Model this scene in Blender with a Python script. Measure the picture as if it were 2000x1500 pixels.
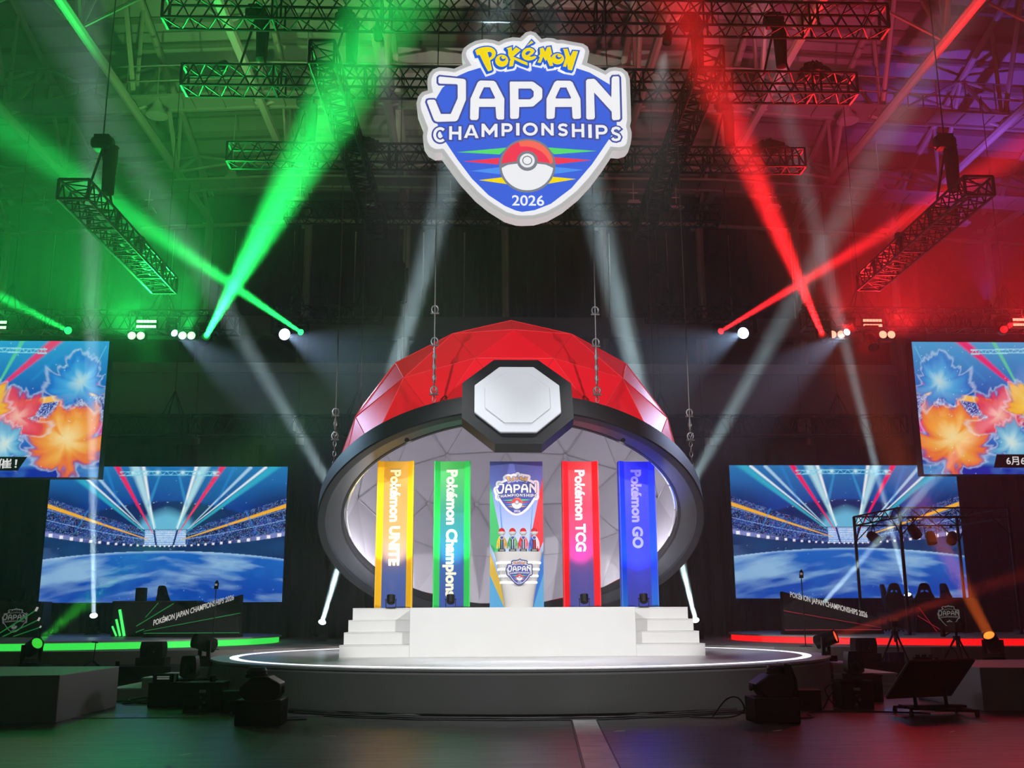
import bpy, bmesh, math, random
import numpy as np
from mathutils import Vector, Matrix
from mathutils.geometry import tessellate_polygon

for _o in list(bpy.data.objects):
    bpy.data.objects.remove(_o, do_unlink=True)
S = bpy.context.scene
COL = S.collection
R = math.radians
random.seed(7)

# ------------------------------------------------------------------ camera
cam_data = bpy.data.cameras.new('camera')
cam_data.sensor_width = 36.0
cam_data.lens = 36.0
cam_data.clip_end = 300
cam = bpy.data.objects.new('camera', cam_data)
COL.objects.link(cam)
CAM_POS = Vector((-.95, 0, 1.6))
cam.matrix_world = Matrix.Translation(CAM_POS) @ (Matrix.Rotation(R(-1.96), 4, 'Z') @ Matrix.Rotation(R(90 + 12.68), 4, 'X') @ Matrix.Rotation(R(-.25), 4, 'Z'))
S.camera = cam

# ------------------------------------------------------------------ render look
S.view_settings.view_transform = 'Standard'
S.view_settings.look = 'None'
S.view_settings.exposure = 0.0
S.view_settings.gamma = 1.0
S.view_settings.use_curve_mapping = False
S.cycles.use_denoising = True
S.cycles.use_adaptive_sampling = True
S.cycles.adaptive_threshold = .04
S.cycles.adaptive_min_samples = 12
S.cycles.max_bounces = 4
S.cycles.diffuse_bounces = 2
S.cycles.glossy_bounces = 2
S.cycles.transmission_bounces = 2
S.cycles.volume_bounces = 0
S.cycles.transparent_max_bounces = 8
S.cycles.sample_clamp_indirect = 3.0
S.cycles.sample_clamp_direct = 0.0

# ------------------------------------------------------------------ world: a dark hall filled with thin stage haze
HAZE = 0.0042
W = bpy.data.worlds.new('hall_air')
S.world = W
W.use_nodes = True
_nt = W.node_tree
_nt.nodes.clear()
_out = _nt.nodes.new('ShaderNodeOutputWorld')
_bg = _nt.nodes.new('ShaderNodeBackground')
_bg.inputs['Color'].default_value = (.0008, .0008, .001, 1)
_vs = _nt.nodes.new('ShaderNodeVolumeScatter')
_vs.inputs['Color'].default_value = (1, 1, 1, 1)
_vs.inputs['Density'].default_value = HAZE
_vs.inputs['Anisotropy'].default_value = 0.5
_nt.links.new(_bg.outputs[0], _out.inputs['Surface'])
_nt.links.new(_vs.outputs[0], _out.inputs['Volume'])


# ------------------------------------------------------------------ helpers
def srgb(r, g, b):
    f = lambda c: c / 12.92 if c <= .04045 else ((c + .055) / 1.055) ** 2.4
    return (f(r / 255), f(g / 255), f(b / 255))


MATS = {}


def mat(name, col=(.5, .5, .5), rough=.6, metal=0.0, emit=None, strength=1.0, spec=.5, bump=None, vary=None, sample=True):
    """A node material; vary=(scale, amount) mottles the colour a little, bump=(scale, strength) roughens the surface."""
    if name in MATS:
        return MATS[name]
    m = bpy.data.materials.new(name)
    m.use_nodes = True
    nt = m.node_tree
    b = nt.nodes['Principled BSDF']
    b.inputs['Base Color'].default_value = (*col, 1)
    b.inputs['Roughness'].default_value = rough
    b.inputs['Metallic'].default_value = metal
    b.inputs['Specular IOR Level'].default_value = spec
    if emit is not None:
        b.inputs['Emission Color'].default_value = (*emit, 1)
        b.inputs['Emission Strength'].default_value = strength
    if vary or bump:
        tc = nt.nodes.new('ShaderNodeTexCoord')
    if vary:
        n = nt.nodes.new('ShaderNodeTexNoise')
        n.inputs['Scale'].default_value = vary[0]
        n.inputs['Detail'].default_value = 5
        nt.links.new(tc.outputs['Object'], n.inputs['Vector'])
        r = nt.nodes.new('ShaderNodeValToRGB')
        r.color_ramp.elements[0].position = .3
        r.color_ramp.elements[1].position = .7
        r.color_ramp.elements[0].color = (*[c * (1 - vary[1]) for c in col], 1)
        r.color_ramp.elements[1].color = (*[min(1, c * (1 + vary[1])) for c in col], 1)
        nt.links.new(n.outputs['Fac'], r.inputs['Fac'])
        nt.links.new(r.outputs['Color'], b.inputs['Base Color'])
    if bump:
        n2 = nt.nodes.new('ShaderNodeTexNoise')
        n2.inputs['Scale'].default_value = bump[0]
        n2.inputs['Detail'].default_value = 4
        nt.links.new(tc.outputs['Object'], n2.inputs['Vector'])
        bp = nt.nodes.new('ShaderNodeBump')
        bp.inputs['Strength'].default_value = bump[1]
        bp.inputs['Distance'].default_value = .02
        nt.links.new(n2.outputs['Fac'], bp.inputs['Height'])
        nt.links.new(bp.outputs['Normal'], b.inputs['Normal'])
    if not sample:
        m.cycles.emission_sampling = 'NONE'
    MATS[name] = m
    return m


class MB:
    """Collects simple solids and links them as ONE mesh object."""

    def __init__(self):
        self.v, self.f, self.mi = [], [], []
        self.cur = 0

    def add(self, vs, fs):
        o = len(self.v)
        self.v += [tuple(p) for p in vs]
        self.f += [tuple(i + o for i in f) for f in fs]
        self.mi += [self.cur] * len(fs)
        return self

    def box(self, c, s, rz=0, M=None):
        x, y, z = s[0] / 2, s[1] / 2, s[2] / 2
        P = [Vector(p) for p in ((-x, -y, -z), (x, -y, -z), (x, y, -z), (-x, y, -z), (-x, -y, z), (x, -y, z), (x, y, z), (-x, y, z))]
        Q = M if M is not None else Matrix.Rotation(rz, 3, 'Z')
        P = [Q @ p + Vector(c) for p in P]
        return self.add(P, [(0, 3, 2, 1), (4, 5, 6, 7), (0, 1, 5, 4), (1, 2, 6, 5), (2, 3, 7, 6), (3, 0, 4, 7)])

    def bounds(self, a, b):
        return self.box([(a[i] + b[i]) / 2 for i in range(3)], [abs(b[i] - a[i]) for i in range(3)])

    def bar(self, p, q, r, n=6, r2=None, cap=True):
        p, q = Vector(p), Vector(q)
        d = q - p
        if d.length < 1e-6:
            return self
        d.normalize()
        u = d.orthogonal().normalized()
        if n == 4:
            up = Vector((0, 0, 1)) if abs(d.z) < .9 else Vector((0, 1, 0))
            u = (up - d * up.dot(d)).normalized()
            a = d.cross(u)
            u = (u + a).normalized()
        w = d.cross(u)
        r2 = r if r2 is None else r2
        A = [p + (u * math.cos(t) + w * math.sin(t)) * r for t in [2 * math.pi * i / n for i in range(n)]]
        B = [q + (u * math.cos(t) + w * math.sin(t)) * r2 for t in [2 * math.pi * i / n for i in range(n)]]
        fs = [(i, (i + 1) % n, n + (i + 1) % n, n + i) for i in range(n)]
        if cap:
            fs += [tuple(range(n - 1, -1, -1)), tuple(range(n, 2 * n))]
        return self.add(A + B, fs)

    def tube(self, pts, r, n=6):
        pts = [Vector(p) for p in pts]
        rings = []
        u = None
        for i, p in enumerate(pts):
            d = (pts[min(i + 1, len(pts) - 1)] - pts[max(i - 1, 0)])
            d.normalize()
            u = d.orthogonal().normalized() if u is None else (u - d * u.dot(d)).normalized()
            w = d.cross(u)
            rings.append([p + (u * math.cos(t) + w * math.sin(t)) * r for t in [2 * math.pi * k / n for k in range(n)]])
        vs = [x for ring in rings for x in ring]
        fs = []
        for i in range(len(pts) - 1):
            for k in range(n):
                fs.append((i * n + k, i * n + (k + 1) % n, (i + 1) * n + (k + 1) % n, (i + 1) * n + k))
        fs += [tuple(range(n - 1, -1, -1)), tuple(range(len(vs) - n, len(vs)))]
        return self.add(vs, fs)

    def lathe(self, prof, n=32, M=None, closed=False):
        """prof: list of (radius, height) turned about +Z, then moved by the 4x4 matrix M."""
        M = M or Matrix.Identity(4)
        vs, fs = [], []
        m = len(prof)
        for k in range(n):
            t = 2 * math.pi * k / n
            for (r, h) in prof:
                vs.append(M @ Vector((r * math.cos(t), r * math.sin(t), h)))
        e = m if closed else m - 1
        for k in range(n):
            k2 = (k + 1) % n
            for j in range(e):
                j2 = (j + 1) % m
                fs.append((k * m + j, k2 * m + j, k2 * m + j2, k * m + j2))
        if not closed:
            if prof[0][0] > 1e-5:
                fs.append(tuple(k * m for k in range(n - 1, -1, -1)))
            if prof[-1][0] > 1e-5:
                fs.append(tuple(k * m + m - 1 for k in range(n)))
        return self.add(vs, fs)

    def prism(self, poly, fn, d0, d1, holes=()):
        """Extrudes the 2-D polygon poly; fn(u, v, depth) gives the 3-D point."""
        loops = [list(poly)] + [list(h) for h in holes]
        flat = [p for l in loops for p in l]
        tris = tessellate_polygon([[Vector((p[0], p[1], 0)) for p in l] for l in loops])
        n = len(flat)
        vs = [fn(p[0], p[1], d0) for p in flat] + [fn(p[0], p[1], d1) for p in flat]
        fs = [tuple(t) for t in tris] + [tuple(i + n for i in reversed(t)) for t in tris]
        o = 0
        for l in loops:
            k = len(l)
            for i in range(k):
                a, b = o + i, o + (i + 1) % k
                fs.append((a, b, n + b, n + a))
            o += k
        return self.add(vs, fs)

    def flat(self, poly, fn, d, holes=()):
        loops = [list(poly)] + [list(h) for h in holes]
        flat = [p for l in loops for p in l]
        tris = tessellate_polygon([[Vector((p[0], p[1], 0)) for p in l] for l in loops])
        return self.add([fn(p[0], p[1], d) for p in flat], [tuple(t) for t in tris])

    def build(self, name, m, parent=None, org=(0, 0, 0), smooth=False, bevel=0, recalc=True):
        me = bpy.data.meshes.new(name)
        o = Vector(org)
        me.from_pydata([tuple(Vector(p) - o) for p in self.v], [], self.f)
        ms = m if isinstance(m, (list, tuple)) else [m]
        for x in ms:
            me.materials.append(x)
        if len(ms) > 1:
            me.polygons.foreach_set('material_index', self.mi)
        if recalc:
            bm = bmesh.new()
            bm.from_mesh(me)
            bmesh.ops.recalc_face_normals(bm, faces=bm.faces)
            bm.to_mesh(me)
            bm.free()
        ob = bpy.data.objects.new(name, me)
        COL.objects.link(ob)
        if smooth:
            me.polygons.foreach_set('use_smooth', [True] * len(me.polygons))
            md = ob.modifiers.new('edge', 'EDGE_SPLIT')
            md.split_angle = R(38)
        if bevel:
            md = ob.modifiers.new('bevel', 'BEVEL')
            md.width = bevel
            md.segments = 2
            md.limit_method = 'ANGLE'
        if parent is not None:
            ob.parent = parent
        else:
            ob.location = o
        return ob


def tag(o, label=None, cat=None, group=None, kind=None):
    if label:
        o['label'] = label
    if cat:
        o['category'] = cat
    if group:
        o['group'] = group
    if kind:
        o['kind'] = kind
    return o


def thing(name, label, cat, loc=(0, 0, 0), rz=0.0, group=None):
    o = bpy.data.objects.new(name, None)
    COL.objects.link(o)
    o.location = loc
    o.rotation_euler = (0, 0, rz)
    return tag(o, label, cat, group)


def struct(name, mb, m, **k):
    o = mb.build(name, m, **k)
    o['kind'] = 'structure'
    return o


KIDS = {}


def copy_tree(o, loc=None, rz=None, label=None, group=None, parent=None):
    c = o.copy()
    COL.objects.link(c)
    if parent is not None:
        c.parent = parent
    if loc is not None:
        c.location = loc
    if rz is not None:
        c.rotation_euler = (0, 0, rz)
    if label:
        c['label'] = label
    if group:
        c['group'] = group
    for ch in [x for x in COL.objects if x.parent == o]:
        copy_tree(ch, parent=c)
    return c


def light(kind, name, loc, aim, col, power, angle=30, blend=.3, size=.05, parent=None, spread=None):
    d = bpy.data.lights.new(name, kind)
    d.energy = power
    d.color = col
    if kind == 'SPOT':
        d.spot_size = R(angle)
        d.spot_blend = blend
        d.shadow_soft_size = size
    elif kind == 'POINT':
        d.shadow_soft_size = size
    else:
        d.shape = 'DISK'
        d.size = size
        d.spread = R(angle)
    o = bpy.data.objects.new(name, d)
    COL.objects.link(o)
    o.location = loc
    if aim is not None:
        o.rotation_euler = (Vector(aim) - Vector(loc)).to_track_quat('-Z', 'Y').to_euler()
    return o


def aimed(loc, d):
    """4x4 matrix that turns +Z into the direction d at loc."""
    return Matrix.Translation(Vector(loc)) @ Vector(d).normalized().to_track_quat('Z', 'Y').to_matrix().to_4x4()


def text_polys(body):
    """Text laid out by Blender's built-in font as a flat mesh: (verts, faces)."""
    c = bpy.data.curves.new('lettering', 'FONT')
    c.body = body
    c.resolution_u = 4
    o = bpy.data.objects.new('lettering', c)
    me = bpy.data.meshes.new_from_object(o)
    V = [(v.co.x, v.co.y) for v in me.vertices]
    F = [tuple(p.vertices) for p in me.polygons]
    bpy.data.objects.remove(o)
    bpy.data.curves.remove(c)
    bpy.data.meshes.remove(me)
    return V, F


def text_offset(body, off):
    c = bpy.data.curves.new('lettering', 'FONT')
    c.body = body
    c.resolution_u = 4
    c.offset = off
    o = bpy.data.objects.new('lettering', c)
    me = bpy.data.meshes.new_from_object(o)
    V = [(v.co.x, v.co.y) for v in me.vertices]
    F = [tuple(p.vertices) for p in me.polygons]
    bpy.data.objects.remove(o)
    bpy.data.curves.remove(c)
    bpy.data.meshes.remove(me)
    return V, F


def text_into(mb, body, box, fn, d, bold=.02, stretch=True):
    """Fits the text into box=(x0, y0, x1, y1) of a 2-D plane that fn(u, v, depth) maps to 3-D."""
    V, F = text_offset(body, bold)
    xs = [p[0] for p in V]
    ys = [p[1] for p in V]
    x0, y0, x1, y1 = box
    sx = (x1 - x0) / (max(xs) - min(xs))
    sy = (y1 - y0) / (max(ys) - min(ys)) if stretch else abs(sx) * (1 if y1 > y0 else -1)
    mb.add([fn(x0 + (p[0] - min(xs)) * sx, y0 + (p[1] - min(ys)) * sy, d) for p in V], F)


def inset(poly, d):
    """Moves every edge of a 2-D polygon by d along its left normal (sign as the caller needs)."""
    n = len(poly)
    out = []
    for i in range(n):
        a, b, c = Vector(poly[i - 1]), Vector(poly[i]), Vector(poly[(i + 1) % n])
        e1 = (b - a).normalized()
        e2 = (c - b).normalized()
        n1, n2 = Vector((-e1.y, e1.x)), Vector((-e2.y, e2.x))
        m = n1 + n2
        k = m.length
        m = m.normalized() if k > 1e-6 else n1
        s = min(2.0, 1 / max(.35, m.dot(n1)))
        out.append(tuple(b + m * d * s))
    return out


def area2(p):
    return sum(p[i - 1][0] * p[i][1] - p[i][0] * p[i - 1][1] for i in range(len(p))) / 2


def grow(poly, d):
    """Offsets a polygon outward by d whatever its winding."""
    return inset(poly, -d if area2(poly) > 0 else d)


def smooth_poly(p, it=2):
    """Chaikin corner cutting."""
    for _ in range(it):
        q = []
        for i in range(len(p)):
            a, b = p[i], p[(i + 1) % len(p)]
            q.append((a[0] * .75 + b[0] * .25, a[1] * .75 + b[1] * .25))
            q.append((a[0] * .25 + b[0] * .75, a[1] * .25 + b[1] * .75))
        p = q
    return p


def ell(cx, cy, rx, ry, n=40, a0=0, a1=360):
    full = abs(a1 - a0) >= 360
    k = n if full else n + 1
    return [(cx + rx * math.cos(R(a0 + (a1 - a0) * i / n)), cy + ry * math.sin(R(a0 + (a1 - a0) * i / n))) for i in range(k)]


# ------------------------------------------------------------------ shared materials
BLACK = mat('black_paint', srgb(16, 16, 18), .5)
TRUSSM = mat('black_truss_paint', srgb(20, 21, 23), .5, spec=.35)
GEAR = mat('black_plastic', srgb(11, 11, 13), .55, spec=.3)
GEAR2 = mat('charcoal_plastic', srgb(24, 24, 27), .55, spec=.3)
STEEL = mat('dark_steel_wire', (.13, .13, .135), .4, .5)
WHITE = mat('white_stage_paint', (.80, .80, .78), .5, vary=(3, .015))
CREAM = mat('painted_steel', (.42, .39, .33), .55)
# ================================================================== THE HALL
ORD = ['first', 'second', 'third', 'fourth', 'fifth', 'sixth', 'seventh', 'eighth', 'ninth', 'tenth', 'eleventh', 'twelfth', 'thirteenth', 'fourteenth', 'fifteenth', 'sixteenth', 'seventeenth', 'eighteenth']


def floor_mat():
    m = bpy.data.materials.new('worn_concrete')
    m.use_nodes = True
    nt = m.node_tree
    b = nt.nodes['Principled BSDF']
    tc = nt.nodes.new('ShaderNodeTexCoord')
    mp = nt.nodes.new('ShaderNodeMapping')
    mp.inputs['Scale'].default_value = (.35, 2.2, 1)
    nt.links.new(tc.outputs['Object'], mp.inputs['Vector'])
    n = nt.nodes.new('ShaderNodeTexNoise')
    n.inputs['Scale'].default_value = 3.0
    n.inputs['Detail'].default_value = 9
    n.inputs['Roughness'].default_value = .68
    nt.links.new(mp.outputs['Vector'], n.inputs['Vector'])
    r = nt.nodes.new('ShaderNodeValToRGB')
    r.color_ramp.elements[0].position = .32
    r.color_ramp.elements[0].color = (.022, .022, .021, 1)
    r.color_ramp.elements[1].position = .62
    r.color_ramp.elements[1].color = (.085, .082, .08, 1)
    nt.links.new(n.outputs['Fac'], r.inputs['Fac'])
    nt.links.new(r.outputs['Color'], b.inputs['Base Color'])
    r2 = nt.nodes.new('ShaderNodeMapRange')
    r2.inputs['To Min'].default_value = .42
    r2.inputs['To Max'].default_value = .28
    nt.links.new(n.outputs['Fac'], r2.inputs['Value'])
    nt.links.new(r2.outputs['Result'], b.inputs['Roughness'])
    bp = nt.nodes.new('ShaderNodeBump')
    bp.inputs['Strength'].default_value = .35
    bp.inputs['Distance'].default_value = .01
    nt.links.new(n.outputs['Fac'], bp.inputs['Height'])
    nt.links.new(bp.outputs['Normal'], b.inputs['Normal'])
    return m


FLOOR = floor_mat()
struct('floor', MB().bounds((-30, -6, -.3), (30, 42.3, 0)), FLOOR)
strip = mat('steel_cover_plate', (.44, .40, .40), .38, .35, vary=(2.5, .25), bump=(40, .15))
trench = MB()
for k in range(16):                                   # plates of the cable trench towards the camera
    y0, y1 = 16.72 - k * 1.15, 16.72 - (k + 1) * 1.15 + .012
    xa, xb = .53 - (16.6 - y0) * .064, .53 - (16.6 - y1) * .064
    trench.prism([(xa, y0), (xa + .36, y0), (xb + .36, y1), (xb, y1)], lambda u, v, d: (u, v, d), .001, .012)
struct('trim_5', trench, strip)
edge = MB()
for dx in (-.025, .365):
    edge.prism([(.537 + dx, 16.72), (.557 + dx, 16.72), (-.64 + dx, -1.7), (-.66 + dx, -1.7)], lambda u, v, d: (u, v, d), .001, .016)
struct('trim_6', edge, BLACK)
cross = MB()
for k in range(18):
    cross.bounds((-13.5 + k * 1.5, 17.4, .001), (-12.012 + k * 1.5, 18.05, .01))
struct('trim_7', cross, mat('polished_cover_plate', (.34, .36, .38), .22, .6, vary=(1.5, .2)))

WALLM = mat('dark_wall_panel', (.05, .052, .055), .8, vary=(.6, .2))
struct('wall_back', MB().bounds((-30, 42, 0), (30, 42.3, 20)), WALLM)
struct('wall_left', MB().bounds((-30.3, -6, 0), (-30, 42.3, 26)), WALLM)
struct('wall_right', MB().bounds((30, -6, 0), (30.3, 42.3, 26)), WALLM)
FASCIA = mat('grey_balcony_panel', (.30, .31, .32), .7, vary=(.4, .12))
fas = MB()
for k in range(8):
    fas.bounds((-16.0 + k * 4.0, 39.9, 9.35), (-12.03 + k * 4.0, 40.2, 11.0))
struct('trim_1', fas, FASCIA)
struct('trim_2', MB().bounds((-16.0, 39.8, 11.0), (16.0, 40.2, 11.4)), mat('pale_balcony_rail', (.42, .43, .43), .7))
struct('trim_3', MB().bounds((-22, 41.2, 12.9), (22, 41.9, 13.75)), mat('grey_wall_band', (.16, .155, .15), .75))
# blackout drapes over the high windows of the back wall, leaking light painted as pale strips between them
CURT = mat('blackout_curtain', (.028, .03, .036), .85, bump=(3, .5))
slit = mat('pale_light_leak', (.85, .80, .66), .6)
cuts = [-22, -18.9, -16.6, -13.9, -11.3, -8.8, -6.2, -3.3, -1.55, .2, 2.35, 4.7, 7.2, 9.9, 12.6, 15.2, 18, 22]
for k in range(len(cuts) - 1):
    a, b = cuts[k] + .04, cuts[k + 1] - .04
    mb = MB()
    n = 14
    P = [(a + (b - a) * i / n, 41.55 + .05 * math.sin(i * 1.9 + k)) for i in range(n + 1)]
    zb = 13.76
    vs = [(x, y, zb) for x, y in P] + [(x, y, 17.75) for x, y in P]
    vs += [(x, y + .03, zb) for x, y in P] + [(x, y + .03, 17.75) for x, y in P]
    m_ = n + 1
    fs = [(i, i + 1, m_ + i + 1, m_ + i) for i in range(n)] + [(2 * m_ + i, 3 * m_ + i, 3 * m_ + i + 1, 2 * m_ + i + 1) for i in range(n)]
    mb.add(vs, fs)
    o = mb.build('blackout_curtain', CURT, org=((a + b) / 2, 41.55, zb), smooth=True)
    o['category'] = 'curtain'
    o['group'] = 'blackout curtains along the high back wall'
    o['label'] = f'black curtain panel on the high back wall, {ORD[k]} from the green end of the row'
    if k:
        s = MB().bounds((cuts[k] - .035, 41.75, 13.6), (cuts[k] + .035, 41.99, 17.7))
        struct('wall_light_leak', s, slit)
# dark masking drapes behind the screens
DRAPE = mat('black_stage_drape', (.02, .02, .022), .9)
for (x0, x1, y, z1, lab) in ((-19.5, -7.2, 39.2, 8.0, 'tall black pleated drape behind the green lit screen'), (-7.2, 7.2, 39.35, 8.4, 'tall black pleated drape straight behind the red dome'),
                             (7.2, 20.5, 39.2, 8.0, 'tall black pleated drape behind the red lit screen'), (-29, -19.5, 37.2, 8.0, 'tall black pleated drape at the far left edge of the side stage'), (20.5, 29, 37.2, 8.0, 'tall black pleated drape at the far right edge of the side stage')):
    n = int((x1 - x0) * 7)
    P = [(x0 + (x1 - x0) * i / n, y + .1 * math.sin(i * 1.45) + .04 * math.sin(i * .53)) for i in range(n + 1)]
    mb = MB()
    m_ = n + 1
    mb.add([(a, b, .8) for a, b in P] + [(a, b, z1) for a, b in P], [(i, i + 1, m_ + i + 1, m_ + i) for i in range(n)])
    mb.add([(a, b + .02, .8) for a, b in P] + [(a, b + .02, z1) for a, b in P], [(i, m_ + i, m_ + i + 1, i + 1) for i in range(n)])
    o = mb.build('stage_drape', DRAPE, org=((x0 + x1) / 2, y, .8), smooth=True)
    tag(o, lab, 'drape')


def sag(x):
    return -.055 * max(0, abs(x) - 8)


# roof: deck, purlins, one lattice beam per bay, columns
DECK = mat('roof_deck_panel', (.33, .33, .30), .75, vary=(.5, .12))


def deck_z(y):
    return 19.6 + (42 - y) * .27


mb = MB()
xs = [-30, -24, -16, -8, 8, 16, 24, 30]
for i in range(len(xs) - 1):
    a, b = xs[i], xs[i + 1]
    for (y0, y1) in ((42.3, 30), (30, 20)):
        mb.add([(a, y0, deck_z(y0) + sag(a)), (b, y0, deck_z(y0) + sag(b)), (b, y1, deck_z(y1) + sag(b)), (a, y1, deck_z(y1) + sag(a)),
                (a, y0, deck_z(y0) + sag(a) + .2), (b, y0, deck_z(y0) + sag(b) + .2), (b, y1, deck_z(y1) + sag(b) + .2), (a, y1, deck_z(y1) + sag(a) + .2)],
               [(0, 1, 2, 3), (4, 7, 6, 5), (0, 4, 5, 1), (2, 6, 7, 3)])
struct('ceiling', mb, DECK)
PURL = mat('purlin_steel', (.2, .195, .175), .6)
for k in range(15):
    y = 41.6 - k * 1.15
    mb = MB()
    for i in range(len(xs) - 1):
        a, b = xs[i], xs[i + 1]
        mb.bar((a, y, deck_z(y) - .13 + sag(a)), (b, y, deck_z(y) - .13 + sag(b)), .11 if k % 3 else .17, 4)
    struct('ceiling_beam', mb, PURL)
for k in range(-6, 7):
    X = .2 + 4.2 * k
    s = sag(X)
    mb = MB()
    z0 = 18.3 + s
    mb.bar((X, 41.5, z0), (X, 22, z0), .15, 8)
    mb.bar((X, 41.5, deck_z(41.5) - .3 + s), (X, 22, deck_z(22) - .3 + s), .12, 8)
    node = [(y, z0) for y in (41.5, 36.6, 31.7, 26.8, 22)]
    for i in range(len(node) - 1):
        ym = (node[i][0] + node[i + 1][0]) / 2
        zt = deck_z(ym) - .3 + s
        for q in node[i:i + 2]:
            mb.bar((X, q[0], q[1]), (X, ym, zt), .085, 6)
        mb.bar((X, node[i + 1][0], z0), (X, node[i + 1][0], deck_z(node[i + 1][0]) - .3 + s), .07, 6)
        if k < 6:   # sway bracing to the next beam
            mb.bar((X, ym, zt), (X + 4.2, node[i + 1][0], 18.3 + sag(X + 4.2)), .055, 6)
            mb.bar((X + 4.2, ym, zt + sag(X + 4.2) - s), (X, node[i + 1][0], z0), .055, 6)
    struct('roof_beam', mb, CREAM)
    c = MB().bar((X, 41.5, 0), (X, 41.5, z0), .17, 8)
    c.bounds((X - .32, 41.62, 9), (X - .02, 41.9, 18))
    struct('wall_column', c, CREAM)
ev = MB()
for i in range(len(xs) - 1):
    a, b = xs[i], xs[i + 1]
    ev.bar((a, 41.45, 18.05 + sag(a)), (b, 41.45, 18.05 + sag(b)), .09, 6)
struct('trim_4', ev, CREAM)
RAIL = mat('galvanised_rail', (.24, .23, .2), .6, .2)
for (cy, cz, nm) in ((31.6, 18.45, 'long steel catwalk with railings crossing under the roof beams'), (36.2, 17.55, 'lower steel service tray running behind the catwalk near the back wall')):
    t = thing('catwalk', nm, 'catwalk', (0, cy, cz))
    fl, ra = MB(), MB()
    for i in range(len(xs) - 1):
        a, b = max(xs[i], -29.9), min(xs[i + 1], 29.9)
        for y in (-.5, .5):
            fl.bar((a, y, sag(a)), (b, y, sag(b)), .06, 4)
            if cy < 33:
                for h in (.55, 1.1):
                    ra.bar((a, y, sag(a) + h), (b, y, sag(b) + h), .028, 5)
        fl.add([(a, -.5, sag(a) + .05), (b, -.5, sag(b) + .05), (b, .5, sag(b) + .05), (a, .5, sag(a) + .05)], [(0, 1, 2, 3)])
    for k in range(60):
        x = -29.5 + k
        fl.bar((x, -.5, sag(x)), (x, .5, sag(x)), .025, 4)
        if cy < 33:
            for y in (-.5, .5):
                ra.bar((x, y, sag(x)), (x, y, sag(x) + 1.1), .026, 5)
    fl.build('deck', RAIL, t)
    if cy < 33:
        ra.build('railing', RAIL, t)
# ================================================================== ROUND STAGE, PODIUM, SIDE STAGES
GLOW = mat('white_led_strip', (1, 1, 1), .4, emit=(.93, .93, 1.0), strength=1.7)
SC = (0.0, 23.34)
RS = 6.57
t = thing('round_stage', 'round white stage in front centre with a glowing white ring on its top', 'stage', (SC[0], SC[1], 0))
MB().lathe([(RS - .03, 0), (RS - .03, .66)], 128).build('skirt', mat('grey_stage_skirt', (.42, .43, .42), .6, vary=(1.5, .04)), t, smooth=True)
MB().lathe([(RS - .03, .66), (RS - .06, .7), (RS, .715), (RS, .75)], 128).build('top', mat('white_stage_top', (.80, .80, .81), .28, vary=(1.2, .05)), t, smooth=True)
MB().lathe([(6.02, .745), (6.02, .756), (6.19, .756), (6.19, .745)], 128, closed=True).build('light_ring', GLOW, t, smooth=True)

# podium with a stair on each side
t = thing('podium', 'white block podium with recessed stairs on both ends carrying five colour banners', 'podium', (0, 21.7, .75))
hgt = .994
mb = MB().bounds((-2.335, 0, 0), (2.335, 3.2, hgt))
mb.build('block', WHITE, t, bevel=.008)
for sgn, nm in ((-1, 'l'), (1, 'r')):
    mb = MB()
    for k in range(4):
        x1 = 3.765 - k * .05
        a, b = 2.336, x1
        y0 = 0 + k * .30
        mb.bounds((sgn * a, y0, k * hgt / 4 + .001), (sgn * b, 3.2, (k + 1) * hgt / 4))
        mb.bounds((sgn * a, y0 - .012, (k + 1) * hgt / 4 - .02), (sgn * b, y0 + .02, (k + 1) * hgt / 4))
    mb.build('stair', WHITE, t, bevel=.005)

# rear platform hugging the round stage
PLAT = mat('beige_platform_face', (.34, .31, .28), .6)
poly = [(-24, 25.2), (-10, 25.2), (-6.35, 25.75)]
a0 = math.atan2(25.75 - SC[1], -6.35)
r0 = math.hypot(6.35, 25.75 - SC[1])
a1 = math.pi - a0
for i in range(1, 24):
    a = a0 + (a1 - a0) * i / 24
    poly.append((r0 * math.cos(a), SC[1] + r0 * math.sin(a)))
poly += [(6.35, 25.75), (10, 25.2), (24, 25.2), (24, 39.8), (-24, 39.8)]
mb = MB().prism(poly, lambda u, v, d: (u, v, d), 0, .79)
o = mb.build('raised_platform', PLAT, org=(0, 31, 0))
tag(o, 'wide beige raised platform behind the round stage under both side stages', 'platform')

LEDG = mat('green_led_strip', (.1, .8, .2), .5, emit=(.03, .62, .06), strength=1.25)
LEDR = mat('red_led_strip', (.8, .1, .1), .5, emit=(.9, .004, .006), strength=1.15)
TOPM = mat('grey_side_stage_top', (.30, .31, .33), .35)
LIPM = mat('pale_stage_lip', (.55, .55, .53), .5)
for sgn, led, lab, col in ((-1, LEDG, 'low round side stage with a green light strip along its edge', (.05, 1, .1)), (1, LEDR, 'low round side stage with a red light strip along its edge', (1, .02, .02))):
    t = thing('side_stage', lab, 'stage', (sgn * 13.6, 32.3, .79))
    MB().lathe([(6.52, 0), (6.52, .165)], 128).build('light_strip', led, t, smooth=True)
    MB().lathe([(6.52, .165), (6.6, .168), (6.6, .205), (6.58, .21)], 128).build('lip', LIPM, t, smooth=True)
    MB().lathe([(6.55, .2), (6.55, .216)], 128).build('top', TOPM, t, smooth=True)
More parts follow.
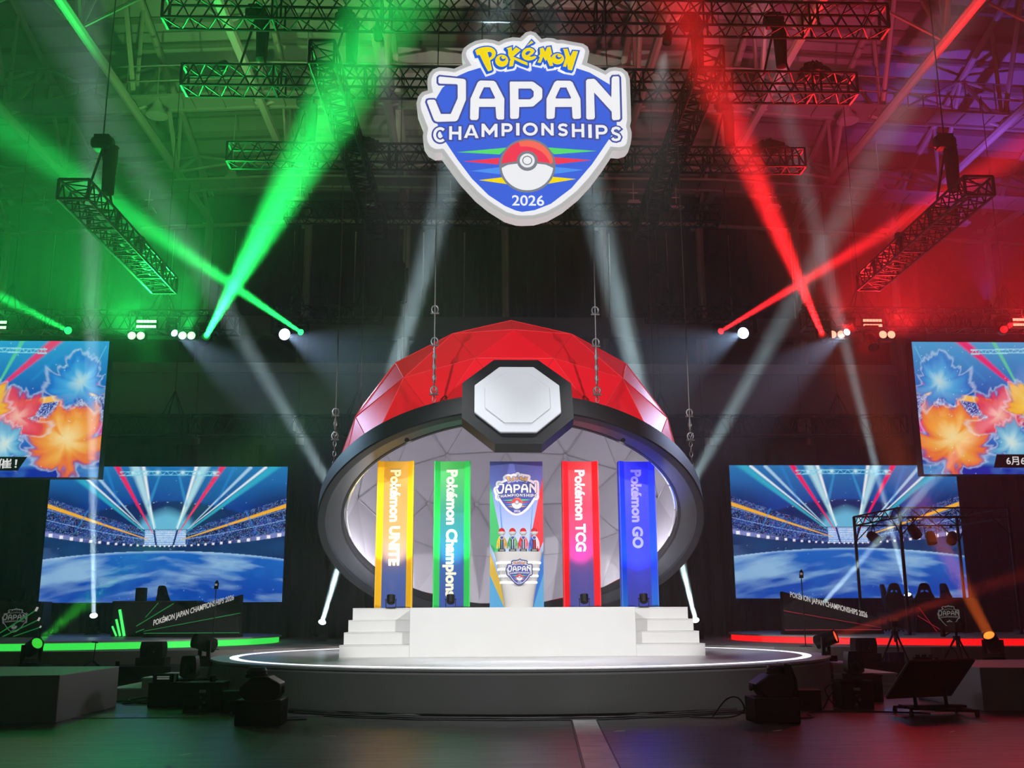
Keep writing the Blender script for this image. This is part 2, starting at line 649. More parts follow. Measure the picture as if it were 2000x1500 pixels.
# ================================================================== RED GEODESIC DOME
DC = Vector((-.15, 24.3, 3.45))       # centre of the opening ring
TILT = R(29)
AX = Vector((0, math.sin(TILT), math.cos(TILT)))       # into the dome: up and back
EX = Vector((1, 0, 0))
EY = AX.cross(EX)                                      # back and down
DM = Matrix.Translation(DC) @ Matrix((EX, EY, AX)).transposed().to_4x4()   # local x, y in the ring, z into the dome
SPH_R, SPH_S, RIM_H = 4.24, 1.11, .46
dome = thing('dome_canopy', 'huge tilted red faceted dome with a black ring and white lining over the podium', 'dome', tuple(DC))
dome.rotation_euler = (0, 0, 0)


def dloc(p):
    return (DM @ Vector(p)) - DC


def geodesic(freq, Rr, rot):
    ph = (1 + 5 ** .5) / 2
    base = [Vector((math.cos(R(72 * i + rot)) * math.cos(math.atan(.5)), math.sin(R(72 * i + rot)) * math.cos(math.atan(.5)), math.sin(math.atan(.5)))) for i in range(5)]
    low = [Vector((math.cos(R(72 * i + 36 + rot)) * math.cos(math.atan(.5)), math.sin(R(72 * i + 36 + rot)) * math.cos(math.atan(.5)), -math.sin(math.atan(.5)))) for i in range(5)]
    top, bot = Vector((0, 0, 1)), Vector((0, 0, -1))
    T = []
    for i in range(5):
        j = (i + 1) % 5
        T += [(top, base[i], base[j]), (base[i], low[i], base[j]), (base[j], low[i], low[j]), (bot, low[j], low[i])]
    vs, fs, key = [], [], {}

    def vid(p):
        p = p.normalized()
        k = (round(p.x, 4), round(p.y, 4), round(p.z, 4))
        if k not in key:
            key[k] = len(vs)
            vs.append(p * Rr)
        return key[k]
    for a, b, c in T:
        g = {}
        for i in range(freq + 1):
            for j in range(freq + 1 - i):
                g[i, j] = vid(a + (b - a) * (i / freq) + (c - a) * (j / freq))
        for i in range(freq):
            for j in range(freq - i):
                fs.append((g[i, j], g[i + 1, j], g[i, j + 1]))
                if i + j < freq - 1:
                    fs.append((g[i + 1, j], g[i + 1, j + 1], g[i, j + 1]))
    return vs, fs


def clipped(vs, fs, zc):
    bm = bmesh.new()
    B = [bm.verts.new(v) for v in vs]
    for f in fs:
        bm.faces.new([B[i] for i in f])
    bmesh.ops.bisect_plane(bm, geom=bm.verts[:] + bm.edges[:] + bm.faces[:], plane_co=(0, 0, zc), plane_no=(0, 0, -1), clear_outer=True)
    bm.verts.ensure_lookup_table()
    bm.verts.index_update()
    V = [v.co.copy() for v in bm.verts]
    Fc = [tuple(v.index for v in f.verts) for f in bm.faces]
    E = [(e.verts[0].co.copy(), e.verts[1].co.copy()) for e in bm.edges]
    bm.free()
    return V, Fc, E


DOME_ROT = -90
gv, gf = geodesic(3, SPH_R, DOME_ROT)
zc = RIM_H - SPH_S - .02
V, Fc, E_ = clipped(gv, gf, zc)
REDM = mat('red_stretched_fabric', srgb(246, 17, 38), .42, vary=(2, .03), spec=.2)
mb = MB().add([dloc(v + Vector((0, 0, SPH_S))) for v in V], Fc)
mb.build('red_cover', REDM, dome, recalc=True)
# welts along the seams
mb = MB()
for a, b in E_:
    if min(a.z, b.z) > zc + .01 or abs(a.z - b.z) > .02:
        mb.bar(dloc(a * 1.001 + Vector((0, 0, SPH_S))), dloc(b * 1.001 + Vector((0, 0, SPH_S))), .009, 4, cap=False)
mb.build('seam_welt', mat('red_seam_welt', srgb(226, 24, 38), .5), dome, recalc=False)
k = (SPH_R - .09) / SPH_R
LIN = mat('white_lining_fabric', (.60, .58, .62), .75, vary=(1.5, .05))
V2, F2, E2 = clipped([v * k for v in gv], gf, zc)
MB().add([dloc(v + Vector((0, 0, SPH_S))) for v in V2], [tuple(reversed(f)) for f in F2]).build('white_lining', LIN, dome, recalc=False)
STRUT = mat('pale_grey_strut', (.54, .53, .56), .5)
mb = MB()
seen = {}
for a, b in E2:
    if min(a.z, b.z) < zc + .02:
        continue
    pa, pb = dloc(a * .992 + Vector((0, 0, SPH_S))), dloc(b * .992 + Vector((0, 0, SPH_S)))
    mb.bar(pa, pb, .011, 5, cap=False)
    for q in (a, b):
        seen[tuple(round(x, 3) for x in q)] = q
frame = mb.build('strut_frame', STRUT, dome, recalc=False)
for q in seen.values():
    pq = dloc(q * .985 + Vector((0, 0, SPH_S)))
    MB().lathe([(.055, -.02), (.055, .02)], 10, aimed(pq, (AX * q.z + EX * q.x + EY * q.y))).build('hub_plate', STRUT, frame)
# the black ring
RING = mat('black_ring_paint', (.005, .0065, .009), .5, spec=.3)
RINGG = mat('grey_ring_face', (.026, .029, .034), .42)
ML = Matrix.Translation(-DC) @ DM
MB().lathe([(4.50, 0), (4.53, .02), (4.53, RIM_H), (4.15, RIM_H), (4.15, .30), (4.34, .30), (4.34, .02)], 144, ML, closed=True).build('outer_ring', RING, dome, smooth=True)
MB().lathe([(4.36, .03), (4.50, .0), (4.50, .04), (4.36, .05)], 144, ML, closed=True).build('ring_lip', RINGG, dome, smooth=True)
MB().lathe([(3.98, .18), (4.35, .10), (4.35, .14), (3.98, .34)], 144, ML, closed=True).build('inner_ring', RINGG, dome, smooth=True)
MB().lathe([(3.93, .17), (3.98, .17), (3.98, .36), (3.93, .36)], 144, ML, closed=True).build('ring_gasket', BLACK, dome, smooth=True)
# pale light bars along the inner edge at both sides
for sg in (-1, 1):
    for a0, a1 in ((-38, -24), (-23, -9), (-8, 8)):
        P = []
        for i in range(9):
            a = R(a0 + (a1 - a0) * i / 8)
            P.append(ML @ Vector((sg * 3.88 * math.cos(a), 3.88 * math.sin(a), .30)))
        mb = MB().tube(P, .03, 6)
        mb.build('edge_light_bar', mat('pale_light_bar', (.8, .8, .8), .4), dome)
# front medallion: an eight-sided white boss on a black eight-sided plate (plain stand-in at the same place, size and colours)
nrm = (-EY).normalized()
bc = DC + AX * .12 - EY * 4.62
BM = Matrix.Translation(-DC) @ aimed(bc, nrm)


def octa(rr, rot=22.5):
    return [(rr * math.cos(R(rot + 45 * i)), rr * math.sin(R(rot + 45 * i))) for i in range(8)]


bf = lambda u, v, d: BM @ Vector((u, v, d))
MB().prism(octa(1.21), bf, -.22, .06).build('medallion_plate', RING, dome)
MB().prism(octa(.94), bf, .06, .12).build('medallion_rim', mat('white_boss_plastic', (.60, .63, .68), .4), dome, bevel=.02)
MB().prism(octa(.71), bf, .12, .15).build('medallion_face', mat('white_boss_plastic'), dome, bevel=.012)
MB().bar(bf(0, 0, -.22), bf(0, 0, -.6), .25, 12).build('medallion_mount', RING, dome)
# ================================================================== EMBLEM ARTWORK (measured on the hanging sign, rectified to its plane)
SIGN_Y = 19.2
SIGN_C = Vector((-.02, SIGN_Y, 11.35))
_CM = cam.matrix_world.to_3x3()


def uv(px, py):
    """Survey: photo point -> metres on the upright plane of the hanging sign, from the sign's centre."""
    d = _CM @ Vector(((px - 1000) / 2000, -(py - 750) / 2000, -1))
    p = CAM_POS + d * (SIGN_Y / d.y)
    return (p.x - SIGN_C.x, p.z - SIGN_C.z)


def UV(pts, s=1.0, o=(0, 0)):
    return [uv(o[0] + x * s, o[1] + y * s) for x, y in pts]


A_OUT = UV([(813.3, 201.8), (816.6, 188.6), (824.3, 179.8), (837, 176), (834.8, 166.6), (834.8, 154.5), (838.6, 143.5), (846.3, 135.3), (857.3, 131.4), (871.6, 132), (887, 134.2),
            (898, 129.2), (910, 124.3), (904.6, 114.9), (901.9, 103.9), (905.7, 94), (915.6, 86.3), (928.8, 79.7), (947.5, 76.2), (964, 78), (973.9, 81.4), (986, 75.9), (1001.4, 72.6),
            (1015.7, 73.7), (1022.3, 67.6), (1026.6, 63.2), (1036.5, 60.8), (1046.4, 63.8), (1053, 70.9), (1058, 75.9), (1068.4, 73.7), (1081.6, 74.8), (1088.8, 78), (1097, 77.5),
            (1116.8, 81.4), (1138.8, 85.2), (1148, 91.3), (1151, 100.6), (1148.7, 111.6), (1145.4, 122), (1161.9, 128.7), (1181.7, 138), (1189.4, 132.5), (1201.5, 130.9), (1215.8, 133.6),
            (1225.7, 141.3), (1230, 153.4), (1231.5, 193), (1232.6, 236), (1230.4, 246), (1233.6, 258), (1233.4, 270), (1231.2, 283), (1224.8, 291), (1212, 295), (1196.8, 294), (1180, 320), (1156, 352),
            (1132, 378), (1100, 404), (1071, 420), (1044, 427.6), (1020, 428.5), (1008, 427.6), (986, 421), (954, 401), (928.4, 380), (898, 347), (878.8, 321), (862, 297.8), (848.4, 298.6),
            (835.6, 291.4), (827.6, 279.6), (825.7, 266), (828.4, 251.2), (822.8, 236.8), (814.8, 216)])
A_FIELD = UV([(851.8, 193), (864, 172), (892.5, 149.6), (914.5, 140), (937.6, 133), (985, 124), (1030, 121), (1080, 124), (1125.6, 133.6), (1152, 142.4), (1174, 155.6), (1190.5, 165.5),
              (1200, 172), (1205, 250), (1188.8, 273.6), (1156, 321.6), (1116, 368), (1076, 398.4), (1044, 411), (1020, 414.4), (1008, 412), (986, 402.6), (954, 381.5), (922, 349.8), (893.2, 312),
              (870.8, 278.4), (856, 250), (850, 220)])
A_J = UV([(859, 150.6), (903.5, 155), (908.5, 156.6), (910, 160), (910, 196), (907.6, 201.6), (894.8, 233.6), (892, 237), (888.4, 238), (854.8, 239), (850, 237.6), (847.4, 234.5), (834.2, 200), (835.3, 197),
          (838.6, 195.8), (848, 195.8), (850.4, 197.4), (861.2, 223.7), (880.4, 223.7), (894, 193), (894, 167.5), (892, 165.5), (858.4, 164.4), (856.5, 162), (856.5, 153)])
A_A1 = UV([(918.9, 194), (933, 162), (937.6, 158.4), (964, 159), (968.4, 162), (985, 194), (984.4, 232.8), (982.8, 234.4), (972.4, 234.4), (969.4, 231.2), (967.8, 209.8), (935.6, 209.8), (934.5, 232),
           (931.6, 235.4), (920.4, 235.4), (918, 232)])
A_H1 = UV([(945, 171.5), (957, 171.5), (967, 192), (965.5, 194), (937, 194), (935.5, 192)])
A_P = UV([(996.5, 160.5), (1038.7, 160.5), (1043, 162), (1057, 172.5), (1059, 176), (1059, 191), (1057.4, 195), (1042, 208.4), (1038, 209.4), (1014, 210), (1013.2, 229.6), (1010.8, 232.8), (998.8, 233.3), (996.4, 231),
          (995.6, 163)])
A_HP = UV([(1012.4, 174), (1036.5, 174), (1042.3, 179.6), (1042, 189.7), (1035.4, 195.2), (1012.4, 195.2)])
A_A2 = UV([(1067.3, 194), (1082.7, 162), (1087.5, 158.6), (1113.5, 159), (1118, 162), (1133.3, 194), (1134.4, 230.4), (1132, 232.8), (1120.8, 233.4), (1118, 230.4), (1116.8, 209.8), (1084, 210), (1083, 230), (1080, 232.8),
           (1069.6, 233.4), (1067.2, 231)])
A_H2 = UV([(1094, 172), (1106, 172), (1115.4, 192), (1113.8, 193.6), (1086.5, 193.6), (1084.6, 192)])
A_N = UV([(1144.3, 159), (1147.6, 155.6), (1159.7, 155), (1163, 157), (1193.8, 191.4), (1194.4, 154.5), (1197, 150.6), (1207, 150), (1209.2, 152.8), (1211.2, 232), (1208.8, 235), (1197.6, 236), (1195, 232.8),
          (1194.4, 219), (1160, 181.5), (1161.6, 230.4), (1159, 234), (1148, 234.4), (1144.8, 232)])
CHAMP = [('C', 846, 870.5, 279, 249.6), ('H', 877.2, 901.2, 274, 248), ('A', 906, 935, 270.5, 245.4), ('M', 940.5, 971.5, 268.5, 243), ('P', 979.6, 1001, 266.8, 242), ('I', 1008, 1014.4, 265.6, 241.6),
         ('O', 1021, 1050, 265.8, 241), ('N', 1057.4, 1081, 265.6, 241.8), ('S', 1088.2, 1110.4, 267.4, 242), ('H', 1117, 1140.6, 269, 243), ('I', 1149, 1155.2, 270.4, 244.2), ('P', 1163.5, 1186, 272, 245.4),
         ('S', 1192, 1213.6, 277.4, 248)]
SPIKES = [('g', [(892, 298), (990, 289), (976, 302.5)]), ('r', [(905, 316), (976, 309), (973, 322)]), ('b', [(919.6, 334.5), (975, 327.3), (977, 341)]), ('y', [(935, 352.5), (981, 347), (992, 360.5)]),
          ('g', [(1167, 295.7), (1068, 288.6), (1082, 302.2)]), ('r', [(1155, 313.6), (1082, 307.6), (1086, 321.6)]), ('b', [(1140, 332.5), (1085, 327), (1083, 340.4)]), ('y', [(1125, 350.4), (1079, 346), (1068, 360)])]
_w = lambda pts: UV(pts, .13, (900, 75))
WORD = [(_w([(215, 195), (250, 172), (300, 155), (350, 145), (410, 141), (455, 150), (490, 168), (515, 195), (528, 230), (520, 275), (495, 310), (440, 345), (470, 490), (410, 510), (345, 390), (285, 262), (242, 270)]),
         [_w([(400, 222), (440, 215), (468, 240), (462, 280), (428, 310)])]),
        (_w(ell(615, 350, 98, 92, 28)), [_w(ell(628, 316, 46, 42, 16))]),
        (_w([(685, 165), (765, 138), (768, 208), (830, 145), (900, 190), (785, 290), (860, 318), (1000, 378), (1003, 422), (905, 385), (805, 335), (785, 430), (725, 440), (735, 350), (748, 335), (712, 265), (708, 185)]), []),
        (_w(ell(1020, 250, 112, 100, 36, 40, 345) + [(1120, 275), (1135, 297), (1105, 325), (1060, 345), (1010, 250), (1085, 222), (1108, 200)]) if False else
         _w([(1112, 205), (1085, 172), (1035, 152), (980, 162), (935, 195), (913, 245), (922, 295), (955, 332), (1010, 348), (1075, 338), (1115, 318), (1138, 292), (1115, 275), (1060, 292), (1025, 288), (1085, 245)]),
         [_w([(965, 245), (990, 212), (1030, 203), (1048, 218), (1010, 258), (985, 270)])]),
        (_w([(985, 130), (1062, 48), (1092, 78)]), []),
        (_w([(1185, 165), (1235, 150), (1266, 215), (1295, 145), (1345, 138), (1370, 250), (1345, 272), (1388, 425), (1335, 432), (1290, 330), (1272, 358), (1236, 290), (1200, 385), (1150, 375), (1185, 302), (1165, 275), (1190, 255)]), []),
        (_w(ell(1453, 322, 96, 84, 28)), [_w(ell(1466, 290, 46, 38, 16))]),
        (_w([(1530, 175), (1600, 168), (1642, 290), (1682, 203), (1760, 208), (1668, 495), (1608, 485), (1592, 380), (1580, 442), (1530, 438), (1572, 305), (1545, 195)]), [])]
EYES = [_w(ell(638, 300, 30, 26, 14)), _w(ell(1478, 276, 30, 24, 14))]


def glyph(mb, ch, x0, x1, y0, y1, fn, d, g):
    """One bold capital of the arched line, drawn from strokes inside its box and widened by g."""
    (u0, v0), (u1, v1) = uv(x0, y0), uv(x1, y1)
    w, h = u1 - u0, v1 - v0
    s = .058                                             # stroke width
    q = lambda pts: [(u0 + a * w, v0 + b * h) for a, b in pts]
    sx, sy = s / w, s / h

    def put(outer, holes=()):
        o = grow(outer, g) if g else outer
        mb.flat(o, fn, d, [grow(k, -g * .8) if g else k for k in holes])
    if ch == 'I':
        put(q([(0, 0), (1, 0), (1, 1), (0, 1)]))
    elif ch == 'H':
        put(q([(0, 0), (sx, 0), (sx, .5 - sy / 2), (1 - sx, .5 - sy / 2), (1 - sx, 0), (1, 0), (1, 1), (1 - sx, 1), (1 - sx, .5 + sy / 2), (sx, .5 + sy / 2), (sx, 1), (0, 1)]))
    elif ch == 'A':
        put(q([(0, 0), (sx * 1.15, 0), (.27, .2), (.73, .2), (1 - sx * 1.15, 0), (1, 0), (.62, 1), (.38, 1)]), [q([(.35, .2 + sy * .75), (.65, .2 + sy * .75), (.5, .80)])])
    elif ch == 'M':
        put(q([(0, 0), (sx, 0), (sx, .55), (.5, .12), (1 - sx, .55), (1 - sx, 0), (1, 0), (1, 1), (1 - sx * .95, 1), (.5, .48), (sx * .95, 1), (0, 1)]))
    elif ch == 'N':
        put(q([(0, 0), (sx, 0), (sx, .62), (1 - sx * .9, 0), (1, 0), (1, 1), (1 - sx, 1), (1 - sx, .38), (sx * .9, 1), (0, 1)]))
    elif ch == 'P':
        bow = [(.55 + .45 * math.cos(R(a)), .655 + .345 * math.sin(R(a))) for a in range(-90, 91, 15)]
        inn = [(.55 + (.45 - sx) * math.cos(R(a)), .655 + (.345 - sy) * math.sin(R(a))) for a in range(-90, 91, 15)]
        put(q([(0, 0), (sx, 0), (sx, .31)] + bow + [(0, 1)]), [q([(sx, .31 + sy)] + inn + [(sx, 1 - sy)])])
    elif ch == 'O':
        put(q(ell(.5, .5, .5, .5, 32)), [q(ell(.5, .5, .5 - sx, .5 - sy, 28))])
    elif ch == 'C':
        put(q(ell(.56, .5, .56, .5, 26, 48, 312) + ell(.56, .5, .56 - sx, .5 - sy, 22, 312, 48)))
    else:                                                # S as one winding stroke
        c = [(.95, .82), (.80, .93), (.5, .965), (.2, .90), (.09, .73), (.2, .58), (.5, .50), (.8, .42), (.91, .27), (.8, .10), (.5, .035), (.2, .07), (.05, .18)]
        c = [(.5 + (a - .5) * (1 - sx), .5 + (b - .5) * (1 - sy * .8)) for a, b in c]
        P = [Vector(p) for p in q(c)]
        L_, R_ = [], []
        for i, p in enumerate(P):
            t = (P[min(i + 1, len(P) - 1)] - P[max(i - 1, 0)]).normalized()
            n = Vector((-t.y, t.x)) * (s / 2 + g)
            e = t * (g if i == len(P) - 1 else -g if i == 0 else 0)
            L_.append(tuple(p + n + e))
            R_.append(tuple(p - n + e))
        for i in range(len(P) - 1):
            mb.add([fn(*L_[i], d), fn(*L_[i + 1], d), fn(*R_[i + 1], d), fn(*R_[i], d)], [(0, 1, 2, 3)])


def emblem(parent, fn, dz, mats, minimal=False):
    """Builds the shield emblem as thin layers; fn(u, v, d) maps the artwork plane, dz is the layer step, mats a dict of materials."""
    lay = lambda i: dz * i
    parent = MB().flat(grow(A_OUT, -.085), fn, lay(1)).build('emblem', mats['white'], parent, recalc=False)
    MB().flat(A_FIELD, fn, lay(2)).build('shield_field', mats['blue'], parent, recalc=False)
    mb = MB()
    for p, h in ((A_J, None), (A_A1, A_H1), (A_P, A_HP), (A_A2, A_H2), (A_N, None)):
        mb.flat(grow(p, .042), fn, lay(3), [grow(h, -.038)] if h else ())
    V_ = 0
    for i, (ch, x0, x1, y0, y1) in enumerate(CHAMP):
        glyph(mb, ch, x0, x1, y0, y1, fn, lay(3.3), .036)
    mb.build('letter_outline', mats['navy'], parent, recalc=False)
    mb = MB()
    for p, h in ((A_J, None), (A_A1, A_H1), (A_P, A_HP), (A_A2, A_H2), (A_N, None)):
        mb.flat(p, fn, lay(4), [h] if h else ())
    for ch, x0, x1, y0, y1 in CHAMP:
        glyph(mb, ch, x0, x1, y0, y1, fn, lay(4.3), 0)
    a, b = uv(1000, 402.5), uv(1062.5, 382.5)
    text_into(mb, '2026', (a[0], a[1], b[0], b[1]), fn, lay(4), bold=.014)
    mb.build('lettering', mats['letter'], parent, recalc=False)
    for key, tri in SPIKES:
        MB().flat(UV(tri), fn, lay(3)).build('ray', mats[key], parent, recalc=False)
    # round emblem
    c = (1029.8, 324.3)
    MB().flat(UV(ell(c[0], c[1], 55, 52.6, 48)), fn, lay(4)).build('ball_outline', mats['grey'], parent, recalc=False)
    top = ell(c[0], c[1], 50.5, 48.4, 30, 184, 356)
    top += [(1060, 318), (1050, 316.6)] + ell(1029.8, 315, 20.4, 18.9, 14, 354, 186) + [(1010, 316), (996, 318)]
    MB().flat(UV(top), fn, lay(5)).build('ball_upper', mats['r'], parent, recalc=False)
    hl = ell(c[0], c[1], 50.5, 48.4, 16, 250, 352) + ell(c[0] - 6, c[1] + 10, 53, 47, 14, 345, 262)
    MB().flat(UV(hl), fn, lay(6)).build('ball_highlight', mats['orange'], parent, recalc=False)
    low = ell(c[0], c[1], 50.5, 48.4, 30, 174, 6)[::-1]
    low = ell(c[0], c[1], 50.5, 48.4, 30, 6, 174) + [(992, 323), (1009, 321)] + ell(1029.8, 315, 20.4, 20, 14, 164, 16) + [(1050.4, 321), (1066, 323)]
    MB().flat(UV(low), fn, lay(5)).build('ball_lower', mats['white'], parent, recalc=False)
    MB().flat(UV(ell(1029.6, 315, 14.6, 13.6, 28)), fn, lay(6)).build('ball_button', mats['white'], parent, recalc=False)
    MB().flat(UV(ell(1029.6, 315, 9.8, 9.2, 24)), fn, lay(6.5), [UV(ell(1029.6, 315, 7.8, 7.2, 24))]).build('button_ring', mats['grey'], parent, recalc=False)
    # arched wordmark
    mb = MB()
    for p, h in WORD:
        mb.flat(grow(p, .075), fn, lay(4.5))
        mb.flat(grow([(x - .02, y - .03) for x, y in p], .07), fn, lay(4.55))
    mb.build('wordmark_halo', mats['white'], parent, recalc=False)
    mb = MB()
    for p, h in WORD:
        mb.flat(grow(p, .032), fn, lay(5.5), [grow(q, -.018) for q in h])
        mb.flat(grow([(x - .022, y - .034) for x, y in p], .026), fn, lay(5))
        mb.flat(grow([(x - .011, y - .017) for x, y in p], .028), fn, lay(5.2))
    mb.build('wordmark_outline', mats['blue2'], parent, recalc=False)
    mb = MB()
    for p, h in WORD:
        mb.flat(p, fn, lay(6.5), h)
    for e in EYES:
        mb.flat(e, fn, lay(6.6))
    mb.build('wordmark_letters', mats['y'], parent, recalc=False)


def emblem_mats(pre, lit, **k):
    c = dict(white=srgb(246, 246, 250), blue=srgb(66, 104, 226), navy=srgb(74, 84, 160), letter=srgb(250, 250, 253), g=srgb(92, 226, 116), r=srgb(250, 62, 88), b=srgb(84, 152, 246), y=srgb(254, 226, 24),
             grey=srgb(128, 132, 142), orange=srgb(255, 112, 92), blue2=srgb(38, 98, 214))
    c.update(k)
    out = {}
    for n, v in c.items():
        if lit:
            out[n] = mat(pre + n, tuple(x * .25 for x in v), .45, emit=v, strength=lit)
        else:
            out[n] = mat(pre + n, v, .5)
    return out


sign = thing('hanging_sign', 'giant glowing blue and white shield sign hanging high above the red dome', 'sign', tuple(SIGN_C))
sf = lambda u, v, d: (u, -d, v)
RIMM = mat('frosted_sign_rim', (.55, .55, .54), .5, emit=srgb(214, 214, 214), strength=.72)
MB().prism(A_OUT, sf, -.36, 0).build('housing', RIMM, sign)
emblem(sign, sf, .006, emblem_mats('lit_sign_', 1.0))
for i, (u, v, du, L) in enumerate(((-1.78, 1.23, .02, 1.75), (-.86, 1.9, -.005, .7), (-.26, 2.02, 0, .6), (.46, 1.96, 0, .62), (1.75, 1.25, -.02, 1.72))):
    w = MB().bar((u, .15, v), (u + du, .3, v + L + .3), .012, 5)
    w.lathe([(.03, 0), (.03, .08)], 8, Matrix.Translation((u, .15, v - .02)))
    w.build('hanging_wire', STEEL, sign)
# ================================================================== BANNERS, LECTERN, TROPHIES ON THE PODIUM
PZ = .75 + .994


def grad_mat(name, stops, rough=.5, axis='Z', h=3.27, flatcol=None):
    """A printed panel whose ink runs through the given (height fraction, colour) stops."""
    m = bpy.data.materials.new(name)
    m.use_nodes = True
    nt = m.node_tree
    b = nt.nodes['Principled BSDF']
    b.inputs['Roughness'].default_value = rough
    tc = nt.nodes.new('ShaderNodeTexCoord')
    sp = nt.nodes.new('ShaderNodeSeparateXYZ')
    nt.links.new(tc.outputs['Object'], sp.inputs['Vector'])
    dv = nt.nodes.new('ShaderNodeMath')
    dv.operation = 'DIVIDE'
    dv.inputs[1].default_value = h
    nt.links.new(sp.outputs['Z'], dv.inputs[0])
    r = nt.nodes.new('ShaderNodeValToRGB')
    el = r.color_ramp.elements
    el[0].position, el[0].color = stops[0][0], (*stops[0][1], 1)
    el[1].position, el[1].color = stops[-1][0], (*stops[-1][1], 1)
    for p, c in stops[1:-1]:
        e = el.new(p)
        e.color = (*c, 1)
    nt.links.new(dv.outputs[0], r.inputs['Fac'])
    nt.links.new(r.outputs['Color'], b.inputs['Base Color'])
    return m


BH = 3.265
BX = [(-2.80, 'yellow', 'Pokémon UNITE', 190 / 288), (-1.52, 'green', 'Pokémon Champions', 250 / 288), (1.385, 'red', 'Pokémon TCG', 163 / 288), (2.675, 'blue', 'Pokémon GO', 157 / 288)]
BC = {'yellow': (srgb(250, 190, 10), [(0, srgb(40, 72, 152)), (.22, srgb(52, 80, 150)), (.5, srgb(150, 106, 84)), (.8, srgb(186, 136, 60)), (1, srgb(232, 172, 20))]),
      'green': (srgb(48, 205, 92), [(0, srgb(28, 62, 150)), (.3, srgb(26, 84, 160)), (.6, srgb(30, 120, 130)), (.85, srgb(64, 170, 100)), (1, srgb(70, 200, 90))]),
      'red': (srgb(246, 10, 24), [(0, srgb(44, 56, 140)), (.22, srgb(64, 52, 140)), (.5, srgb(156, 40, 88)), (.8, srgb(206, 40, 62)), (1, srgb(240, 20, 30))]),
      'blue': (srgb(22, 92, 226), [(0, srgb(16, 36, 150)), (.3, srgb(8, 28, 190)), (1, srgb(10, 30, 222))])}
LET = mat('cream_banner_lettering', srgb(246, 240, 214), .5)
for X, nm, txt, frac in BX:
    t = thing('banner_pillar', f'tall {nm} banner pillar on the podium with vertical white lettering', 'banner', (X, 23.2, PZ), 0, 'tall colour banner pillars standing on the podium')
    wing = grad_mat(f'{nm}_wing_print', [(0, BC[nm][0]), (1, BC[nm][0])]) if nm != 'blue' else grad_mat('blue_wing_print', [(0, srgb(30, 120, 214)), (.25, srgb(12, 70, 230)), (1, srgb(14, 48, 226))])
    face = grad_mat(f'{nm}_face_print', BC[nm][1])
    w2, wi = .41, .27
    MB().bounds((-w2 + .03, 0, 0), (w2 - .03, .22, BH - .002)).build('core', face, t)
    for sg in (-1, 1):
        mb = MB().prism([(sg * w2, -.10), (sg * w2, .2), (sg * (w2 - .03), .2), (sg * (w2 - .03), -.03), (sg * wi, .02), (sg * wi, 0), (sg * (w2 - .02), -.10)][::1], lambda u, v, d: (u, v, d), 0, BH)
        mb.build('wing', wing, t)
    # lettering reads downwards
    top, L, cap = BH - .19, BH * frac, .175
    cx = .0
    f = lambda u, v, d: (cx + v, -.004 - d, top - u)
    mb = MB()
    Vt, Ft = text_offset(txt, .045)
    ux = [p[0] for p in Vt]
    sc = L / (max(ux) - min(ux))
    mb.add([f((p[0] - min(ux)) * sc, (p[1] - .36) * sc * 1.0, 0) for p in Vt], Ft)
    mb.build('lettering', LET if nm != 'blue' else mat('blue_lit_banner_lettering', srgb(150, 136, 226), .5), t, recalc=False)  # tint of the blue uplight painted into the blue banner's lettering

t = thing('banner_pillar', 'wide multicolour banner panel in the middle of the podium behind the trophy lectern', 'banner', (-.068, 23.2, PZ), 0, 'tall colour banner pillars standing on the podium')
cf = grad_mat('centre_face_print', [(0, srgb(120, 186, 240)), (.45, srgb(196, 214, 250)), (.7, srgb(150, 170, 230)), (.85, srgb(98, 110, 196)), (1, srgb(80, 84, 168))])
MB().bounds((-.60, 0, 0), (.60, .22, BH)).build('core', cf, t)
for nm, col, poly in (('green_stripe', srgb(54, 190, 104), [(-.6, 2.75), (-.6, 1.4), (-.42, 1.0), (-.33, 1.45)]), ('red_stripe', srgb(236, 26, 44), [(.6, 2.9), (.32, 1.55), (.44, 1.1), (.6, 1.45)]),
                      ('yellow_stripe', srgb(246, 200, 60), [(-.6, 1.22), (-.6, .72), (-.28, 0), (-.18, 0)]), ('blue_stripe', srgb(44, 128, 224), [(.6, 1.25), (.5, 1.0), (.28, .0), (.36, .0), (.6, .75)]),
                      ('sky_stripe_left', srgb(96, 186, 240), [(-.6, .72), (-.6, 0), (-.28, 0)]), ('sky_stripe_right', srgb(96, 186, 240), [(.6, .75), (.36, 0), (.6, 0)]),
                      ('blue_edge_left', srgb(96, 156, 226), [(-.42, 2.9), (-.33, 1.45), (-.42, 1.0), (-.22, 0), (-.16, 0), (-.28, 1.4)]), ('blue_edge_right', srgb(96, 156, 226), [(.42, 2.9), (.28, 1.4), (.16, 0), (.28, 0), (.44, 1.1), (.32, 1.55)])):
    MB().flat(poly, lambda u, v, d: (u, -d, v), .002 if 'edge' in nm else .003).build('printed_' + nm.split('_')[0] + '_stripe', mat('print_' + nm, col, .5), t, recalc=False)
PR = emblem_mats('print_', 0, blue=srgb(58, 70, 168), navy=srgb(40, 44, 110), y=srgb(240, 180, 70), white=srgb(248, 240, 246), r=srgb(236, 60, 60))
k5 = 1.02 / 4.4
MB().flat(grow(A_OUT, .04), lambda u, v, d: (u * k5 + .0, -d, v * k5 + 2.52), .005).build('emblem_backing', PR['white'], t, recalc=False)
emblem(t, lambda u, v, d: (u * k5 + .0, -.005 - d, v * k5 + 2.52), .0012, PR)

# lectern
LECT = mat('white_lectern_paint', (.74, .72, .70), .45)
lec = thing('lectern', 'white tapered lectern with glowing slots and a shield emblem carrying four trophies', 'lectern', (-.064, 22.25, PZ))


